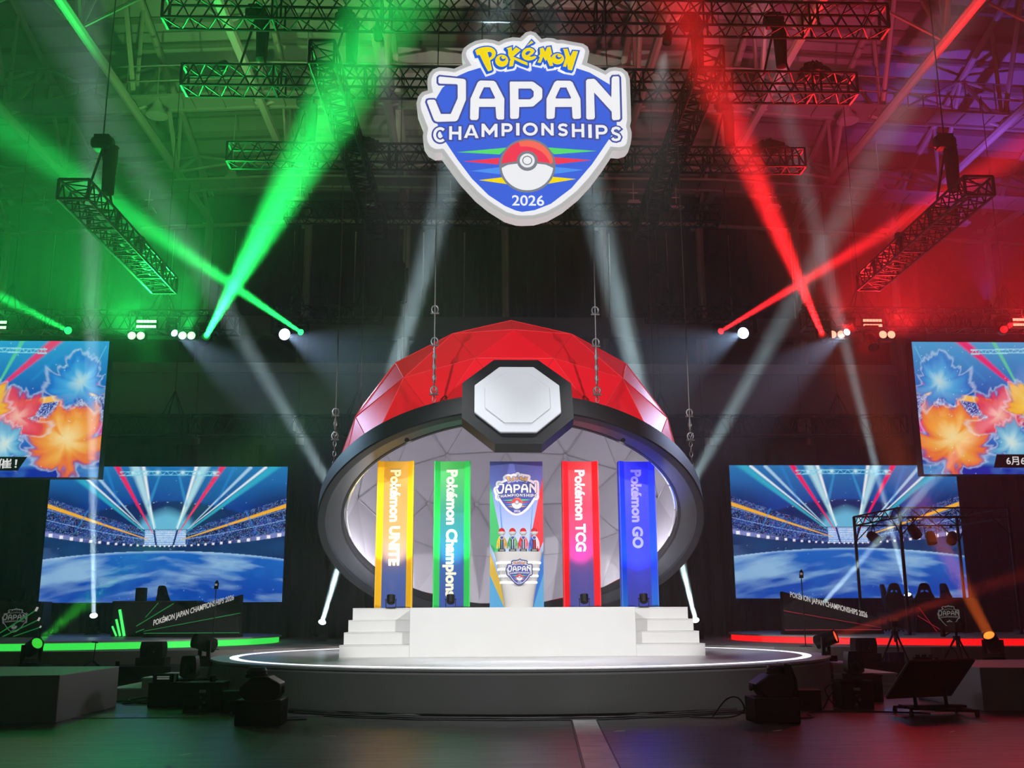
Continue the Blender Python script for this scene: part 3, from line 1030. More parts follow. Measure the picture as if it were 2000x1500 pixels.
def lec_prof(z, grow_=0):
    k_ = z / 1.165
    w_ = .30 + .215 * k_ ** 1.15 + grow_
    P = []
    for i in range(13):
        a = math.pi + math.pi * i / 12
        P.append((w_ * math.cos(a), .20 * math.sin(a) - .02 * k_ - (0 if not grow_ else grow_)))
    return [(w_, .24), (-w_, .24)] + P


def ribbon(levels, g=0):
    vs, fs = [], []
    n = None
    for z in levels:
        P = lec_prof(z, g)
        n = len(P)
        vs += [(p[0], p[1], z) for p in P]
    for i in range(len(levels) - 1):
        for j in range(n):
            fs.append((i * n + j, i * n + (j + 1) % n, (i + 1) * n + (j + 1) % n, (i + 1) * n + j))
    fs += [tuple(range(n)), tuple(range((len(levels) - 1) * n, len(levels) * n))]
    return MB().add(vs, fs)


ribbon([i * 1.165 / 10 for i in range(11)]).build('body', LECT, lec, smooth=True)
for i in range(4):
    z = .50 + i * .137
    ribbon([z, z + .035], .012).build('light_slot', GLOW, lec, smooth=True)
k6 = .55 / 4.4
lf = lambda u, v, d: (u * k6 + .0, -.275 - d, v * k6 + .73)
MB().prism(grow(A_OUT, .12), lf, -.07, 0).build('emblem_board', mat('navy_emblem_board', srgb(70, 78, 130), .5), lec)
emblem(lec, lf, .001, PR)

# four trophies
TROPHY_D = mat('dark_trophy_glass', (.05, .05, .055), .2, .3)
proto = None
TR = ['leftmost trophy on the lectern with yellow ribbons', 'second trophy from the left with green ribbons', 'third trophy from the left with red ribbons', 'rightmost trophy on the lectern with blue and white ribbons']
RC = [(srgb(246, 206, 60), srgb(226, 168, 70)), (srgb(72, 164, 84), srgb(120, 190, 120)), (srgb(232, 40, 56), srgb(240, 120, 130)), (srgb(70, 100, 200), srgb(236, 236, 244))]
for i, (x, lab) in enumerate(zip((-.361, -.13, .10, .335), TR)):
    t = thing('trophy', lab, 'trophy', (-.064 + x, 22.2, PZ + 1.166), 0, 'trophies standing in a row on the lectern')
    mb = MB().prism([(-.08, 0), (.08, 0), (.068, .06), (-.068, .06)], lambda u, v, d: (u, d, v), -.07, .07)
    mb.build('base', BLACK, t)
    MB().bounds((-.05, -.078, .012), (.05, -.071, .048)).build('name_plate', mat('grey_name_plate', (.3, .3, .3), .4), t)
    mb = MB()
    for dx in (-.022, .022):
        mb.bar((dx, 0, .06), (dx, 0, .27), .012, 8)
    mb.build('stem', TROPHY_D, t)
    MB().prism([(p[0] * .022, p[1] * .022) for p in A_OUT], lambda u, v, d: (u * 1.0, -.035 - d, v + .30), -.01, .005).build('shield_plaque', mat('white_plaque', (.8, .79, .78), .4), t)
    MB().flat([(p[0] * .019, p[1] * .019) for p in A_FIELD], lambda u, v, d: (u, -.042, v + .30), 0).build('plaque_field', PR['blue'], t, recalc=False)
    MM = Matrix.Translation((0, 0, .425))
    MB().lathe([(0.001, .07)] + [(.072 * math.cos(R(a)), .084 * math.sin(R(a))) for a in range(75, -1, -15)], 20, MM).build('red_cap', mat('red_trophy_gloss', srgb(226, 40, 50), .25), t, smooth=True)
    MB().lathe([(.084 * math.cos(R(a)), .084 * math.sin(R(a))) for a in range(0, -76, -15)] + [(.02, -.085)], 20, MM).build('white_bowl', mat('white_trophy_gloss', (.8, .8, .8), .25), t, smooth=True)
    for s, c in ((-1, RC[i][0]), (1, RC[i][1])):
        mb = MB()
        for j, (dx, L) in enumerate(((.055, .26), (.085, .22), (.10, .27))):
            P = [(s * (.03 + (dx - .03) * min(1, q * 1.6)), -.03 + .012 * math.sin(q * 7 + j), .335 - L * q ** 1.3) for q in [z / 6 for z in range(7)]]
            vs = [(p[0] - .014, p[1], p[2]) for p in P] + [(p[0] + .014, p[1] - .006, p[2]) for p in P]
            mb.add(vs, [(q, q + 1, q + 8, q + 7) for q in range(6)])
        mb.build('ribbon', mat(f'ribbon_{i}_{s}', c, .5), t, recalc=False)

# up-light cans in front of the four coloured banners
ULC = {'yellow': (1, .8, .25), 'green': (.15, 1, .55), 'red': (1, .08, .3), 'blue': (.06, .12, 1)}
for X, nm, txt, frac in BX:
    x = X + (.0 if X < 0 else -.02)
    t = thing('uplight_can', f'small black uplight can at the foot of the {nm} banner pillar', 'stage light', (x, 22.55, PZ), 0, 'small uplight cans at the feet of the banners')
    d = Vector((0, .30, 1)).normalized()
    MM = aimed((0, 0, .17), d)
    MB().lathe([(.06, -.09), (.085, -.07), (.09, .10), (.082, .10), (.07, .0)], 20, MM).build('can', GEAR, t, smooth=True)
    MB().lathe([(.001, .03), (.078, .03)], 20, MM).build('lens', mat(f'{nm}_lens', (.2, .2, .2), .2, emit=ULC[nm], strength=2.0), t)
    mb = MB()
    for s in (-1, 1):
        mb.bar((s * .105, 0, .005), (s * .105, 0, .19), .012, 4)
        mb.bar((s * .085, 0, .18), (s * .125, 0, .18), .012, 6)
    mb.bar((-.105, 0, .01), (.105, 0, .01), .014, 4)
    mb.build('yoke', GEAR, t)
    P = [(.05, .05, .02), (.2, .03, .015), (.33, .08, .02), (.42, .1, .012)]
    MB().tube(P, .008, 5).build('cable', BLACK, t)
    light('SPOT', f'{nm}_uplight', tuple(Vector((x, 22.55, PZ + .17)) + d * .10), (x, 23.2, PZ + 2.3), ULC[nm], {'yellow': 900, 'green': 450, 'red': 1000, 'blue': 1500}[nm], 56 if nm != 'blue' else 66, 1.0, .03)
# ================================================================== LED SCREENS
RNG = np.random.default_rng(3)


def vnoise(x, y, seed=0):
    xi, yi = np.floor(x).astype(int), np.floor(y).astype(int)
    xf, yf = x - xi, y - yi
    h = lambda a, b: np.modf(np.abs(np.sin(a * 127.1 + b * 311.7 + seed * 74.7) * 43758.5453))[0]
    u, v = xf * xf * (3 - 2 * xf), yf * yf * (3 - 2 * yf)
    return (h(xi, yi) * (1 - u) + h(xi + 1, yi) * u) * (1 - v) + (h(xi, yi + 1) * (1 - u) + h(xi + 1, yi + 1) * u) * v


def fbm(x, y, o=5, seed=0):
    s, a, t = 0, .5, 0
    for k in range(o):
        s = s + a * vnoise(x * 2 ** k, y * 2 ** k, seed + k)
        t += a
        a *= .5
    return s / t


def C(*c):
    return np.array(srgb(*c))


def mixc(img, m, c):
    return img * (1 - m[..., None]) + np.asarray(c) * m[..., None]


def ray(X, Y, p, q, w0, w1, soft=.5):
    """Mask of a straight light ray from p (width w0) to q (width w1)."""
    asp = 16 / 9
    px, py, qx, qy = p[0] * asp, p[1], q[0] * asp, q[1]
    dx, dy = qx - px, qy - py
    L = math.hypot(dx, dy)
    t = ((X * asp - px) * dx + (Y - py) * dy) / L / L
    d = np.abs((X * asp - px) * dy - (Y - py) * dx) / L
    w = w0 + (w1 - w0) * np.clip(t, 0, 1)
    m = np.clip((w - d) / (w * soft + 1e-6), 0, 1)
    return m * (t > 0) * (t < 1)


def stadium(nx, ny):
    X, Y = np.meshgrid(np.linspace(0, 1, nx), np.linspace(0, 1, ny))
    g = lambda a, b, t: a[None, None, :] * (1 - t[..., None]) + b[None, None, :] * t[..., None]
    img = g(C(30, 120, 186), C(10, 60, 150), np.clip(Y / .3, 0, 1))
    ax = np.abs(X - .5)
    arc = .27 + .9 * ax ** 2
    dark = np.clip((Y - arc + .02) / .02, 0, 1) * (Y < .62)
    img = mixc(img, dark * .9, C(8, 34, 92))
    img = mixc(img, np.clip((Y - (.10 + .35 * (0.5 - ax))) / .2, 0, 1) * np.clip((ax - .3) / .12, 0, 1) * .8, C(6, 18, 56))
    mt = np.clip(((.29 + 1.6 * ax ** 1.35 + 0 * Y) - Y) * -12, 0, 1) * (ax < .125) * (Y < .47)
    img = mixc(img, np.clip((.125 - ax) / .03, 0, 1) * mt, C(104, 186, 222))
    # stands full of spectators
    k = np.clip((ax - .06) / .44, 0, 1)
    top, bot = .485 - .25 * k ** 1.05, .585 - .085 * k ** 1.6
    st = (Y > top) * (Y < bot)
    n1 = RNG.random(X.shape)
    n2 = fbm(X * 40, Y * 40, 3, 4)
    crowd = np.clip((n1 - .62) * 3, 0, 1)
    base = g(C(8, 18, 70), C(24, 62, 150), np.clip((n2 - .3) * 2.2, 0, 1))
    base = mixc(base, crowd ** 2 * .8, C(130, 178, 232))
    base = mixc(base, (RNG.random(X.shape) > .975) * .7, C(190, 80, 130))
    img = np.where(st[..., None], base, img)
    mid = (ax < .085) * (Y > .475) * (Y < .59)
    img = np.where(mid[..., None], mixc(g(C(120, 180, 240), C(230, 240, 255), n1), (np.modf(Y * 60)[0] > .7) * .6, C(60, 120, 210)), img)
    img = mixc(img, ((np.abs(ax - .035 - (.59 - Y) * .12) < .004) & (Y > .475) & (Y < .59)) * 1.0, C(20, 40, 120))
    for e, c, th in ((.33, (120, 170, 240), .003), (.62, (150, 190, 250), .003)):
        yl = top + (bot - top) * e
        img = mixc(img, (np.abs(Y - yl) < th) * (ax > .09) * .6, C(*c))
    yo = .295 + (.545 - .295) * (1 - np.clip((ax - .07) / .43, 0, 1))
    wo = .003 + .016 * np.clip((ax - .07) / .43, 0, 1)
    img = mixc(img, np.clip((wo - np.abs(Y - yo)) / (wo * .4), 0, 1) * (ax > .07), C(250, 182, 54))
    # ring of lamps
    yl = .592 - .085 * (ax / .5) ** 1.8
    img = mixc(img, np.clip((.02 + .02 * ax - np.abs(Y - yl)) / .015, 0, 1) * np.clip((ax - .25) * 4, 0, .7), C(150, 160, 230))
    for i in range(-15, 16):
        u = i / 15.5
        xc = .5 + .5 * (u * .55 + .45 * u * abs(u))
        yc = .592 - .085 * (abs(xc - .5) / .5) ** 1.8
        r = .0065 + .008 * abs(u) ** 2
        m = np.clip((r - np.maximum(np.abs(X - xc) * 1.5, np.abs(Y - yc) * .9)) / (.003), 0, 1)
        img = mixc(img, m, C(250, 246, 255))
    # dark gap, then the blue globe with clouds
    ph = .628 + .24 * ax ** 2
    gap = (Y > bot) * (Y > yl + .012) * (Y < ph)
    img = np.where(gap[..., None], g(C(8, 36, 86), C(24, 74, 128), fbm(X * 8, Y * 10, 3, 9)), img)
    pl = Y >= ph
    cl = fbm(X * 5 + Y * 3, (Y - .25 * ax) * 14, 6, 21)
    cl2 = fbm(X * 9, Y * 9, 5, 5)
    ocean = g(C(22, 104, 196), C(8, 70, 172), np.clip((Y - .62) / .3, 0, 1))
    ocean = mixc(ocean, np.clip((cl - .40) * 3.6, 0, 1) * np.clip(1.35 - (Y - .62) * 2.2, .4, .9), C(150, 194, 228))
    ocean = mixc(ocean, np.clip((cl2 - .5) * 3, 0, 1) * .4, C(60, 140, 214))
    ocean = mixc(ocean, np.clip(1 - (Y - ph) / .02, 0, 1) * .6, C(190, 226, 248))
    img = np.where(pl[..., None], ocean, img)
    img = mixc(img, np.clip(fbm(X * 6, Y * 4, 5, 33) - .35, 0, 1) * np.clip((.22 - X) * 5, 0, 1) * (Y > .6) * 1.2, C(110, 150, 214))
    # sky rays
    for s in (1, -1):
        f = lambda x: x if s == 1 else 1 - x
        for (p, q, w0, w1, c, a) in (((.02, -.05), (.42, .50), .045, .004, (50, 190, 214), .75), ((.09, .0), (.41, .47), .016, .002, (235, 246, 255), .95), ((.155, .0), (.40, .45), .02, .003, (190, 226, 250), .8),
                                     ((.35, -.02), (.455, .46), .055, .012, (190, 238, 248), .85), ((.385, -.02), (.452, .47), .02, .004, (250, 255, 255), .9), ((.22, -.03), (.30, .30), .02, .01, (40, 140, 220), .5),
                                     ((.46, .06), (.42, .3), .012, .02, (60, 170, 226), .5), ((.27, -.02), (.448, .50), .029, .003, (250, 24, 98), 1.0), ((.25, .42), (.215, .47), .006, .012, (40, 130, 220), .6),
                                     ((.17, .33), (.12, .50), .01, .004, (40, 140, 230), .6)):
            m = ray(X, Y, (f(p[0]), p[1]), (f(q[0]), q[1]), w0, w1, .7)
            img = mixc(img, m * a * (Y < .6), C(*c))
    # lamp truss in the picture
    ty = .035 + .12 * ax ** 2
    for dy in (0, .028):
        img = mixc(img, (np.abs(Y - ty - dy) < .003) * (ax < .21), C(130, 220, 240))
    img = mixc(img, (np.abs(Y - ty - .014 - .012 * np.sin(X * 190)) < .003) * (ax < .21), C(120, 210, 236))
    for xc in (.40, .45, .555, .625, .345, .69):
        yc = .045 + .12 * (xc - .5) ** 2
        d = np.hypot((X - xc) * 16 / 9, Y - yc)
        img = mixc(img, np.clip(1.15 - d / .016, 0, 1), C(250, 255, 255))
        img = mixc(img, np.clip(1 - d / .05, 0, 1) ** 2 * .6, C(160, 230, 250))
    for i in range(9):
        xc, yc = .5 + (i - 4) * .058, .268 + .9 * ((i - 4) * .058) ** 2
        img = mixc(img, np.clip(1.2 - np.hypot((X - xc) * 1.2, (Y - yc) * 1.6) / .005, 0, 1), C(226, 242, 255))
    sp = RNG.random(X.shape) > .9992
    img = mixc(img, sp * .8, C(220, 240, 255))
    return img


def poster(nx, ny, flip):
    """The hanging screens: rays, stands and bursts of light (figures left out)."""
    X, Y = np.meshgrid(np.linspace(0, 1, nx), np.linspace(0, 1, ny))
    if flip:
        X = 1 - X
    g = lambda a, b, t: a[None, None, :] * (1 - t[..., None]) + b[None, None, :] * t[..., None]
    img = g(C(44, 160, 214), C(10, 72, 176), np.clip(Y / .45, 0, 1))
    n1 = RNG.random(X.shape)
    top, bot = .60 - .24 * (X - .5) / .5, .66 - .02 * X
    st = (Y > top) * (Y < bot) * (X > .3)
    base = mixc(g(C(30, 44, 132), C(70, 96, 190), n1), (n1 > .7) * .8, C(190, 206, 246))
    img = np.where(st[..., None], base, img)
    yo = .50 - .28 * (X - .55)
    img = mixc(img, np.clip((.028 - np.abs(Y - yo)) / .01, 0, 1) * (X > .35), C(252, 190, 84))
    low = Y >= bot
    cl = fbm(X * 5, Y * 9, 6, 12)
    sea = g(C(20, 96, 196), C(12, 40, 160), np.clip((Y - .65) / .3, 0, 1))
    sea = mixc(sea, np.clip((cl - .48) * 4, 0, 1) * .6, C(96, 180, 232))
    img = np.where(low[..., None], sea, img)
    img = mixc(img, ((Y > .46 + .16 * (X - 1)) & (Y > .60) & (Y < .66 + .07 * (X - .6)) & (X > .72)) * .9, C(226, 44, 160))
    for xc, yc in ((.70, .60), (.76, .585), (.83, .57), (.90, .55)):
        img = mixc(img, ((np.abs(X - xc) < .011) & (np.abs(Y - yc) < .019)) * 1.0, C(240, 226, 250))
    for (p, q, w0, w1, c, a) in (((.80, -.03), (.58, .34), .05, .016, (236, 34, 110), .95), ((.655, -.03), (.575, .30), .024, .012, (90, 214, 150), .8), ((.99, .03), (.94, .25), .005, .003, (120, 210, 240), .8),
                                 ((.86, .0), (.70, .30), .03, .01, (40, 150, 220), .5), ((.97, .32), (.83, .48), .012, .006, (236, 40, 150), .9)):
        img = mixc(img, ray(X, Y, p, q, w0, w1, .6) * a, C(*c))
    ty = .055 + .05 * (X - .6)
    for dy in (0, .03):
        img = mixc(img, (np.abs(Y - ty - dy) < .004) * (X < .75), C(150, 226, 240))
    img = mixc(img, (np.abs(Y - ty - .015 - .013 * np.sin(X * 220)) < .004) * (X < .75), C(140, 220, 240))
    # bursts of coloured light
    ang = np.arctan2
    for (xc, yc, r, c0, c1, k) in ((.86, .72, .30, (255, 200, 60), (240, 90, 40), 9), (.66, .56, .20, (250, 110, 120), (226, 40, 74), 7), (.90, .30, .20, (90, 200, 240), (20, 120, 210), 8), (.62, .76, .16, (170, 226, 240), (60, 160, 210), 8),
                                   (.50, .45, .20, (255, 220, 90), (246, 176, 40), 6)):
        dx, dy = (X - xc) * 16 / 9, Y - yc
        th = np.arctan2(dy, dx)
        d = np.hypot(dx, dy) / (r * (.15 + 1.5 * fbm(2.2 * np.cos(th) + k, 2.2 * np.sin(th) + 3 + np.hypot(dx, dy) * 6, 4, k)))
        m = np.clip((1.02 - d) * 5, 0, 1)
        img = mixc(img, m * .95, 0)
        img = img + (g(C(*c0), C(*c1), np.clip(d * 1.3 - .2, 0, 1)) * (m * .95)[..., None])
        img = mixc(img, np.clip(1 - np.abs(d - 1.04) / .10, 0, 1) * .45, C(226, 240, 255))
        img = mixc(img, np.clip(1 - d / .45, 0, 1) * .5, C(255, 246, 214))
    img = mixc(img, (RNG.random(X.shape) > .9985) * .8, C(230, 244, 255))
    return img


def screen_mesh(name, img, w, h):
    ny, nx = img.shape[:2]
    xs_, zs_ = np.linspace(-w / 2, w / 2, nx), np.linspace(h, 0, ny)
    Xg, Zg = np.meshgrid(xs_, zs_)
    co = np.stack([Xg, np.zeros_like(Xg), Zg], -1).reshape(-1, 3).astype(np.float32)
    i = np.arange(nx * ny).reshape(ny, nx)
    q = np.stack([i[1:, :-1], i[1:, 1:], i[:-1, 1:], i[:-1, :-1]], -1).reshape(-1, 4).astype(np.int32)
    me = bpy.data.meshes.new(name)
    me.vertices.add(len(co))
    me.vertices.foreach_set('co', co.ravel())
    me.loops.add(q.size)
    me.loops.foreach_set('vertex_index', q.ravel())
    me.polygons.add(len(q))
    me.polygons.foreach_set('loop_start', np.arange(0, q.size, 4, dtype=np.int32))
    me.polygons.foreach_set('loop_total', np.full(len(q), 4, dtype=np.int32))
    me.update(calc_edges=True)
    ca = me.color_attributes.new('picture', 'FLOAT_COLOR', 'POINT')
    col = np.concatenate([np.clip(img, 0, 1), np.ones(img.shape[:2] + (1,))], -1).reshape(-1, 4).astype(np.float32)
    ca.data.foreach_set('color', col.ravel())
    me.materials.append(SCRM)
    return me


SCRM = bpy.data.materials.new('led_screen_picture')
SCRM.use_nodes = True
_n = SCRM.node_tree
_b = _n.nodes['Principled BSDF']
_a = _n.nodes.new('ShaderNodeVertexColor')
_a.layer_name = 'picture'
_n.links.new(_a.outputs['Color'], _b.inputs['Emission Color'])
_b.inputs['Emission Strength'].default_value = 1.0
_b.inputs['Base Color'].default_value = (.01, .01, .01, 1)
_b.inputs['Roughness'].default_value = .5
SCRM.cycles.emission_sampling = 'NONE'

stad = screen_mesh('picture', stadium(420, 236), 8.42, 4.78)
for x, z, lab in ((-12.01, 2.06, 'large led screen showing a blue stadium behind the green lit side stage'), (12.48, 2.12, 'large led screen showing a blue stadium behind the red lit side stage')):
    t = thing('led_screen', lab, 'screen', (x, 37.0, z))
    o = bpy.data.objects.new('picture', stad)
    COL.objects.link(o)
    o.parent = t
    MB().bounds((-4.24, .01, -.03), (4.24, .14, 4.81)).build('panel_wall', BLACK, t)
    mb = MB()
    for k in range(5):
        xx = -3.6 + k * 1.8
        mb.bounds((xx - .05, .14, .0 - z + 1.012), (xx + .05, .3, 4.6))
    mb.build('support_frame', TRUSSM, t)
GOBO = mat('dark_caption_strip', (.005, .005, .006), .6)
for sg, x, z, lab, txt in ((-1, -13.44 - 4.12, 6.06, 'hanging led screen with colourful light bursts at the left edge under the green lamps', '催！'), (1, 14.15 + 4.12, 6.17, 'hanging led screen with colourful light bursts at the right edge under the red lamps', '6月6日')):
    t = thing('hanging_led_screen', lab, 'screen', (x, 34.0, z))
    o = bpy.data.objects.new('picture', screen_mesh('picture', poster(300, 170, sg > 0), 8.24, 4.635))
    COL.objects.link(o)
    o.parent = t
    MB().bounds((-4.13, .01, -.02), (4.13, .45, 4.655)).build('panel_wall', BLACK, t)
    mb = MB()
    for k in range(5):
        mb.bar((-3.6 + k * 1.8, .2, 4.65), (-3.6 + k * 1.8, -1.2, 5.6), .03, 6)
    mb.build('hanger', TRUSSM, t)
    fn = lambda u, v, d: (u, -.012 - d, v)
    if sg < 0:
        MB().flat([(-4.1, .22), (1.5, .22), (1.77, .68), (-4.1, .68)], fn, 0).build('caption_strip', GOBO, t, recalc=False)
        mb = MB()
        text_into(mb, txt, (.82, .29, 1.46, .62), fn, .004, bold=.012)
    else:
        MB().flat([(-1.7, .22), (4.1, .22), (4.1, .68), (-1.55, .68)], fn, 0).build('caption_strip', GOBO, t, recalc=False)
        mb = MB()
        text_into(mb, txt, (-1.24, .31, -.30, .60), fn, .004, bold=.012)
    mb.build('caption_lettering', mat('white_caption', (.8, .8, .8), .5, emit=(.85, .85, .86), strength=.9), t, recalc=False)
# ================================================================== SIDE STAGE FURNITURE
DZ = 1.007
DARKP = mat('dark_desk_panel', (.03, .03, .033), .45)
GLED = mat('green_led_line', (.1, .6, .2), .5, emit=(.05, .75, .12), strength=1.4)
GLED2 = mat('dim_green_led_line', (.05, .3, .1), .5, emit=(.02, .26, .05), strength=.55)
RLED2 = mat('dim_red_led_line', (.3, .05, .05), .5, emit=(.32, .01, .03), strength=.6)
SLET = mat('pale_slogan_lettering', (.62, .60, .55), .5, emit=(.46, .45, .42), strength=.8)
for sg, led, lab, xa, xb, za, zb, t0, t1 in ((-1, GLED2, 'low wedge shaped lettered panel on the green side stage', -10.42, -7.72, 1.39, 2.19, (-10.17, 1.335), (-7.93, 2.05)),
                                             (1, RLED2, 'low wedge shaped lettered panel on the red side stage', 7.98, 10.83, 2.22, 1.455, (8.20, 2.07), (10.44, 1.465))):
    t = thing('slogan_panel', lab, 'panel', ((xa + xb) / 2, 30.3, DZ))
    X0 = (xa + xb) / 2
    fn = lambda u, v, d: (u - X0, d, v - DZ)
    MB().prism([(xa, 1.11), (xb, 1.11), (xb, zb), (xa, za)], fn, 0, .25).build('board', DARKP, t)
    MB().bounds((xa - X0 - .02, -.12, 0), (xb - X0 + .02, .35, .10)).build('base', BLACK, t)
    f2 = lambda u, v, d: (u - X0, -.004 - d, v - DZ)
    lo, hi = (xa, xb) if sg < 0 else (xb, xa)
    lin = MB().bounds((xa - X0, -.02, .105), (xb - X0, -.005, .125))
    lin.build('base_light_line', led, t)
    for e0, e1 in ((.06, .52),):
        fin = MB().prism([(lo, 1.14), (hi, 1.14 + e1 * .9), (hi, 1.14 + e1 * .9 + .05), (lo, 1.17)], f2, -.02, .05)
        fin.build('fin', DARKP, t)
        MB().prism([(lo, 1.17), (hi, 1.14 + e1 * .9 + .05), (hi, 1.14 + e1 * .9 + .075), (lo, 1.185)], f2, .0, .01).build('fin_light_line', led, t)
    mb = MB()
    V, F = text_offset('POKÉMON JAPAN CHAMPIONSHIPS 2026', .028)
    xs_ = [p[0] for p in V]
    Lx = max(xs_) - min(xs_)
    sx = (t1[0] - t0[0]) / Lx
    sl = (t1[1] - t0[1]) / (t1[0] - t0[0])
    hh = .155 / .73
    mb.add([f2(t0[0] + (p[0] - min(xs_)) * sx, t0[1] + (p[0] - min(xs_)) * sx * sl + p[1] * hh, .004) for p in V], F)
    mb.build('lettering', SLET, t, recalc=False)

DIM = {n: mat('dim_emblem_' + n, c, .5) for n, c in dict(white=(.42, .42, .42), blue=(.03, .032, .035), navy=(.02, .02, .022), letter=(.40, .40, .40), g=(.08, .09, .08), r=(.07, .06, .06), b=(.06, .06, .07), y=(.12, .12, .11), grey=(.05, .05, .05), orange=(.08, .06, .06), blue2=(.06, .06, .07)).items()}
DIM['letter'] = mat('dim_emblem_glow', (.42, .42, .42), .5, emit=(.30, .32, .30), strength=.35)
DIM['white'] = DIM['letter']
DIM['ballw'] = DIM['white']


def desk(lab, x0, x1, y, top, emb, ex, ez, es, sg, lines):
    t = thing('player_desk', lab, 'desk', ((x0 + x1) / 2, y, DZ))
    w = (x1 - x0) / 2
    h = top - DZ
    MB().prism([(-w, 0), (w - .02 if sg < 0 else w, 0), (w, h - .05), (-w, h - .05)], lambda u, v, d: (u, d, v), 0, .08).build('front_panel', DARKP, t)
    MB().bounds((-w - .02, -.06, h - .05), (w + .02, .75, h)).build('top', mat('desk_top', (.05, .05, .055), .35), t, bevel=.01)
    for s in (-1, 1):
        MB().bounds((s * w - .03, .08, 0), (s * w + .03, .7, h - .05)).build('side_panel', DARKP, t)
    if emb:
        fn = lambda u, v, d: (ex - (x0 + x1) / 2 + u * es, -.006 - d, ez - DZ + v * es)
        emblem(t, fn, .0015, DIM)
    for (a, b, r, m) in lines:
        MB().bar((a[0], -.03, a[1]), (b[0], -.03, b[1]), r, 6).build('light_tube', m, t)
    return t


GD = GLED2
desk('dark player desk with a grey shield emblem on the green side stage', -17.0, -13.86, 31.5, 2.035, True, -14.60, 1.49, .175, -1,
     [((.30, .02), (1.45, .78), .018, GD), ((.55, .02), (1.55, .5), .016, GD), ((.85, .02), (1.6, .28), .014, GD), ((1.43, .75), (1.48, .86), .035, SLET), ((1.53, .47), (1.57, .56), .032, SLET), ((1.60, .27), (1.63, .32), .026, SLET)])
desk('dark player desk with bright green light tubes beside the wedge panel', -11.75, -9.3, 31.5, 2.04, False, 0, 0, 1, -1,
     [((-.83, .02), (-1.02, .78), .045, GLED), ((-.95, .02), (-1.1, .5), .036, GLED), ((-1.06, .02), (-1.2, .3), .03, GLED), ((-.5, .3), (.55, .95), .014, GD), ((-.5, .12), (1.0, .72), .014, GD), ((-.25, .55), (.1, .98), .012, GD)])
desk('dark player desk with a grey shield emblem on the red side stage', 12.6, 15.6, 32.0, 2.04, True, 13.62, 1.49, .165, 1, [((-.9, .02), (-1.4, .75), .012, RLED2), ((-.7, .02), (-1.45, .5), .012, RLED2)])

# things standing on the desks
t = thing('desk_monitor', 'dark monitor standing on the player desk with the grey emblem', 'monitor', (-14.9, 31.8, 2.036))
MB().bounds((-.42, -.03, .06), (.42, .03, .42)).build('screen_housing', GEAR, t, bevel=.01)
MB().bounds((-.12, -.1, 0), (.12, .1, .02)).bounds((-.03, -.02, .0), (.03, .04, .1)).build('stand', GEAR, t)
t = thing('desk_speaker', 'upright dark speaker box on the desk with bright green tubes', 'speaker', (-11.05, 31.8, 2.041))
MB().bounds((-.14, -.13, 0), (.14, .13, .39)).build('cabinet', GEAR, t, bevel=.015)
mb = MB()
for z, r in ((.12, .09), (.28, .05)):
    mb.lathe([(.001, .0), (r * .5, .012), (r, 0), (r + .012, .012), (r + .012, 0)], 18, Matrix.Translation((0, -.131, z)) @ Matrix.Rotation(R(90), 4, 'X'))
mb.build('driver', GEAR2, t)


def gaming_chair(lab, x, y, rz, z=DZ):
    t = thing('gaming_chair', lab, 'chair', (x, y, z), rz, 'black gaming chairs at the player desks')
    mb = MB()
    for k in range(5):
        a = R(72 * k)
        mb.bar((0, 0, .11), (.32 * math.cos(a), .32 * math.sin(a), .06), .025, 6)
    mb.build('base', GEAR, t)
    cs = MB()
    for k in range(5):
        a = R(72 * k)
        cs.lathe([(.03, -.02), (.03, .02)], 10, Matrix.Translation((.32 * math.cos(a), .32 * math.sin(a), .031)) @ Matrix.Rotation(R(90), 4, 'X'))
    cs.build('casters', GEAR, t)
    MB().bar((0, 0, .1), (0, 0, .42), .03, 8).build('column', GEAR, t)
    MB().prism(smooth_poly([(-.27, -.25), (.27, -.25), (.25, .25), (-.25, .25)], 2), lambda u, v, d: (u, v, d), .42, .53).build('seat', GEAR2, t, bevel=.02)
    out = smooth_poly([(-.22, .5), (.22, .5), (.27, .75), (.30, 1.0), (.21, 1.12), (.15, 1.36), (.07, 1.42), (-.07, 1.42), (-.15, 1.36), (-.21, 1.12), (-.30, 1.0), (-.27, .75)], 2)
    holes = [[(-.13, 1.14), (-.02, 1.17), (-.02, 1.21), (-.10, 1.21)], [(.13, 1.14), (.10, 1.21), (.02, 1.21), (.02, 1.17)]]
    MB().prism(out, lambda u, v, d: (u, .24 + d + (v - .5) * .16, v), 0, .10, holes).build('backrest', GEAR2, t, bevel=.015)
    for s in (-1, 1):
        MB().bar((s * .30, .1, .47), (s * .32, .1, .68), .02, 6).bounds((s * .33 - .045, -.12, .67), (s * .33 + .045, .18, .71)).build('armrest', GEAR, t)
    t.scale = (1.04, 1.04, 1.07)
    return t


gaming_chair('black gaming chair seen side on behind the desk with green tubes', -10.35, 32.75, R(70))
gaming_chair('leftmost black gaming chair seen from behind inside the lamp frame', 12.35, 33.3, R(178))
gaming_chair('second black gaming chair turned side on inside the lamp frame', 12.95, 34.2, R(80))
gaming_chair('third black gaming chair with visible headrest holes at the emblem desk', 13.45, 33.35, R(165))
gaming_chair('rightmost black gaming chair turned side on at the end of the emblem desk', 14.65, 33.5, R(95))

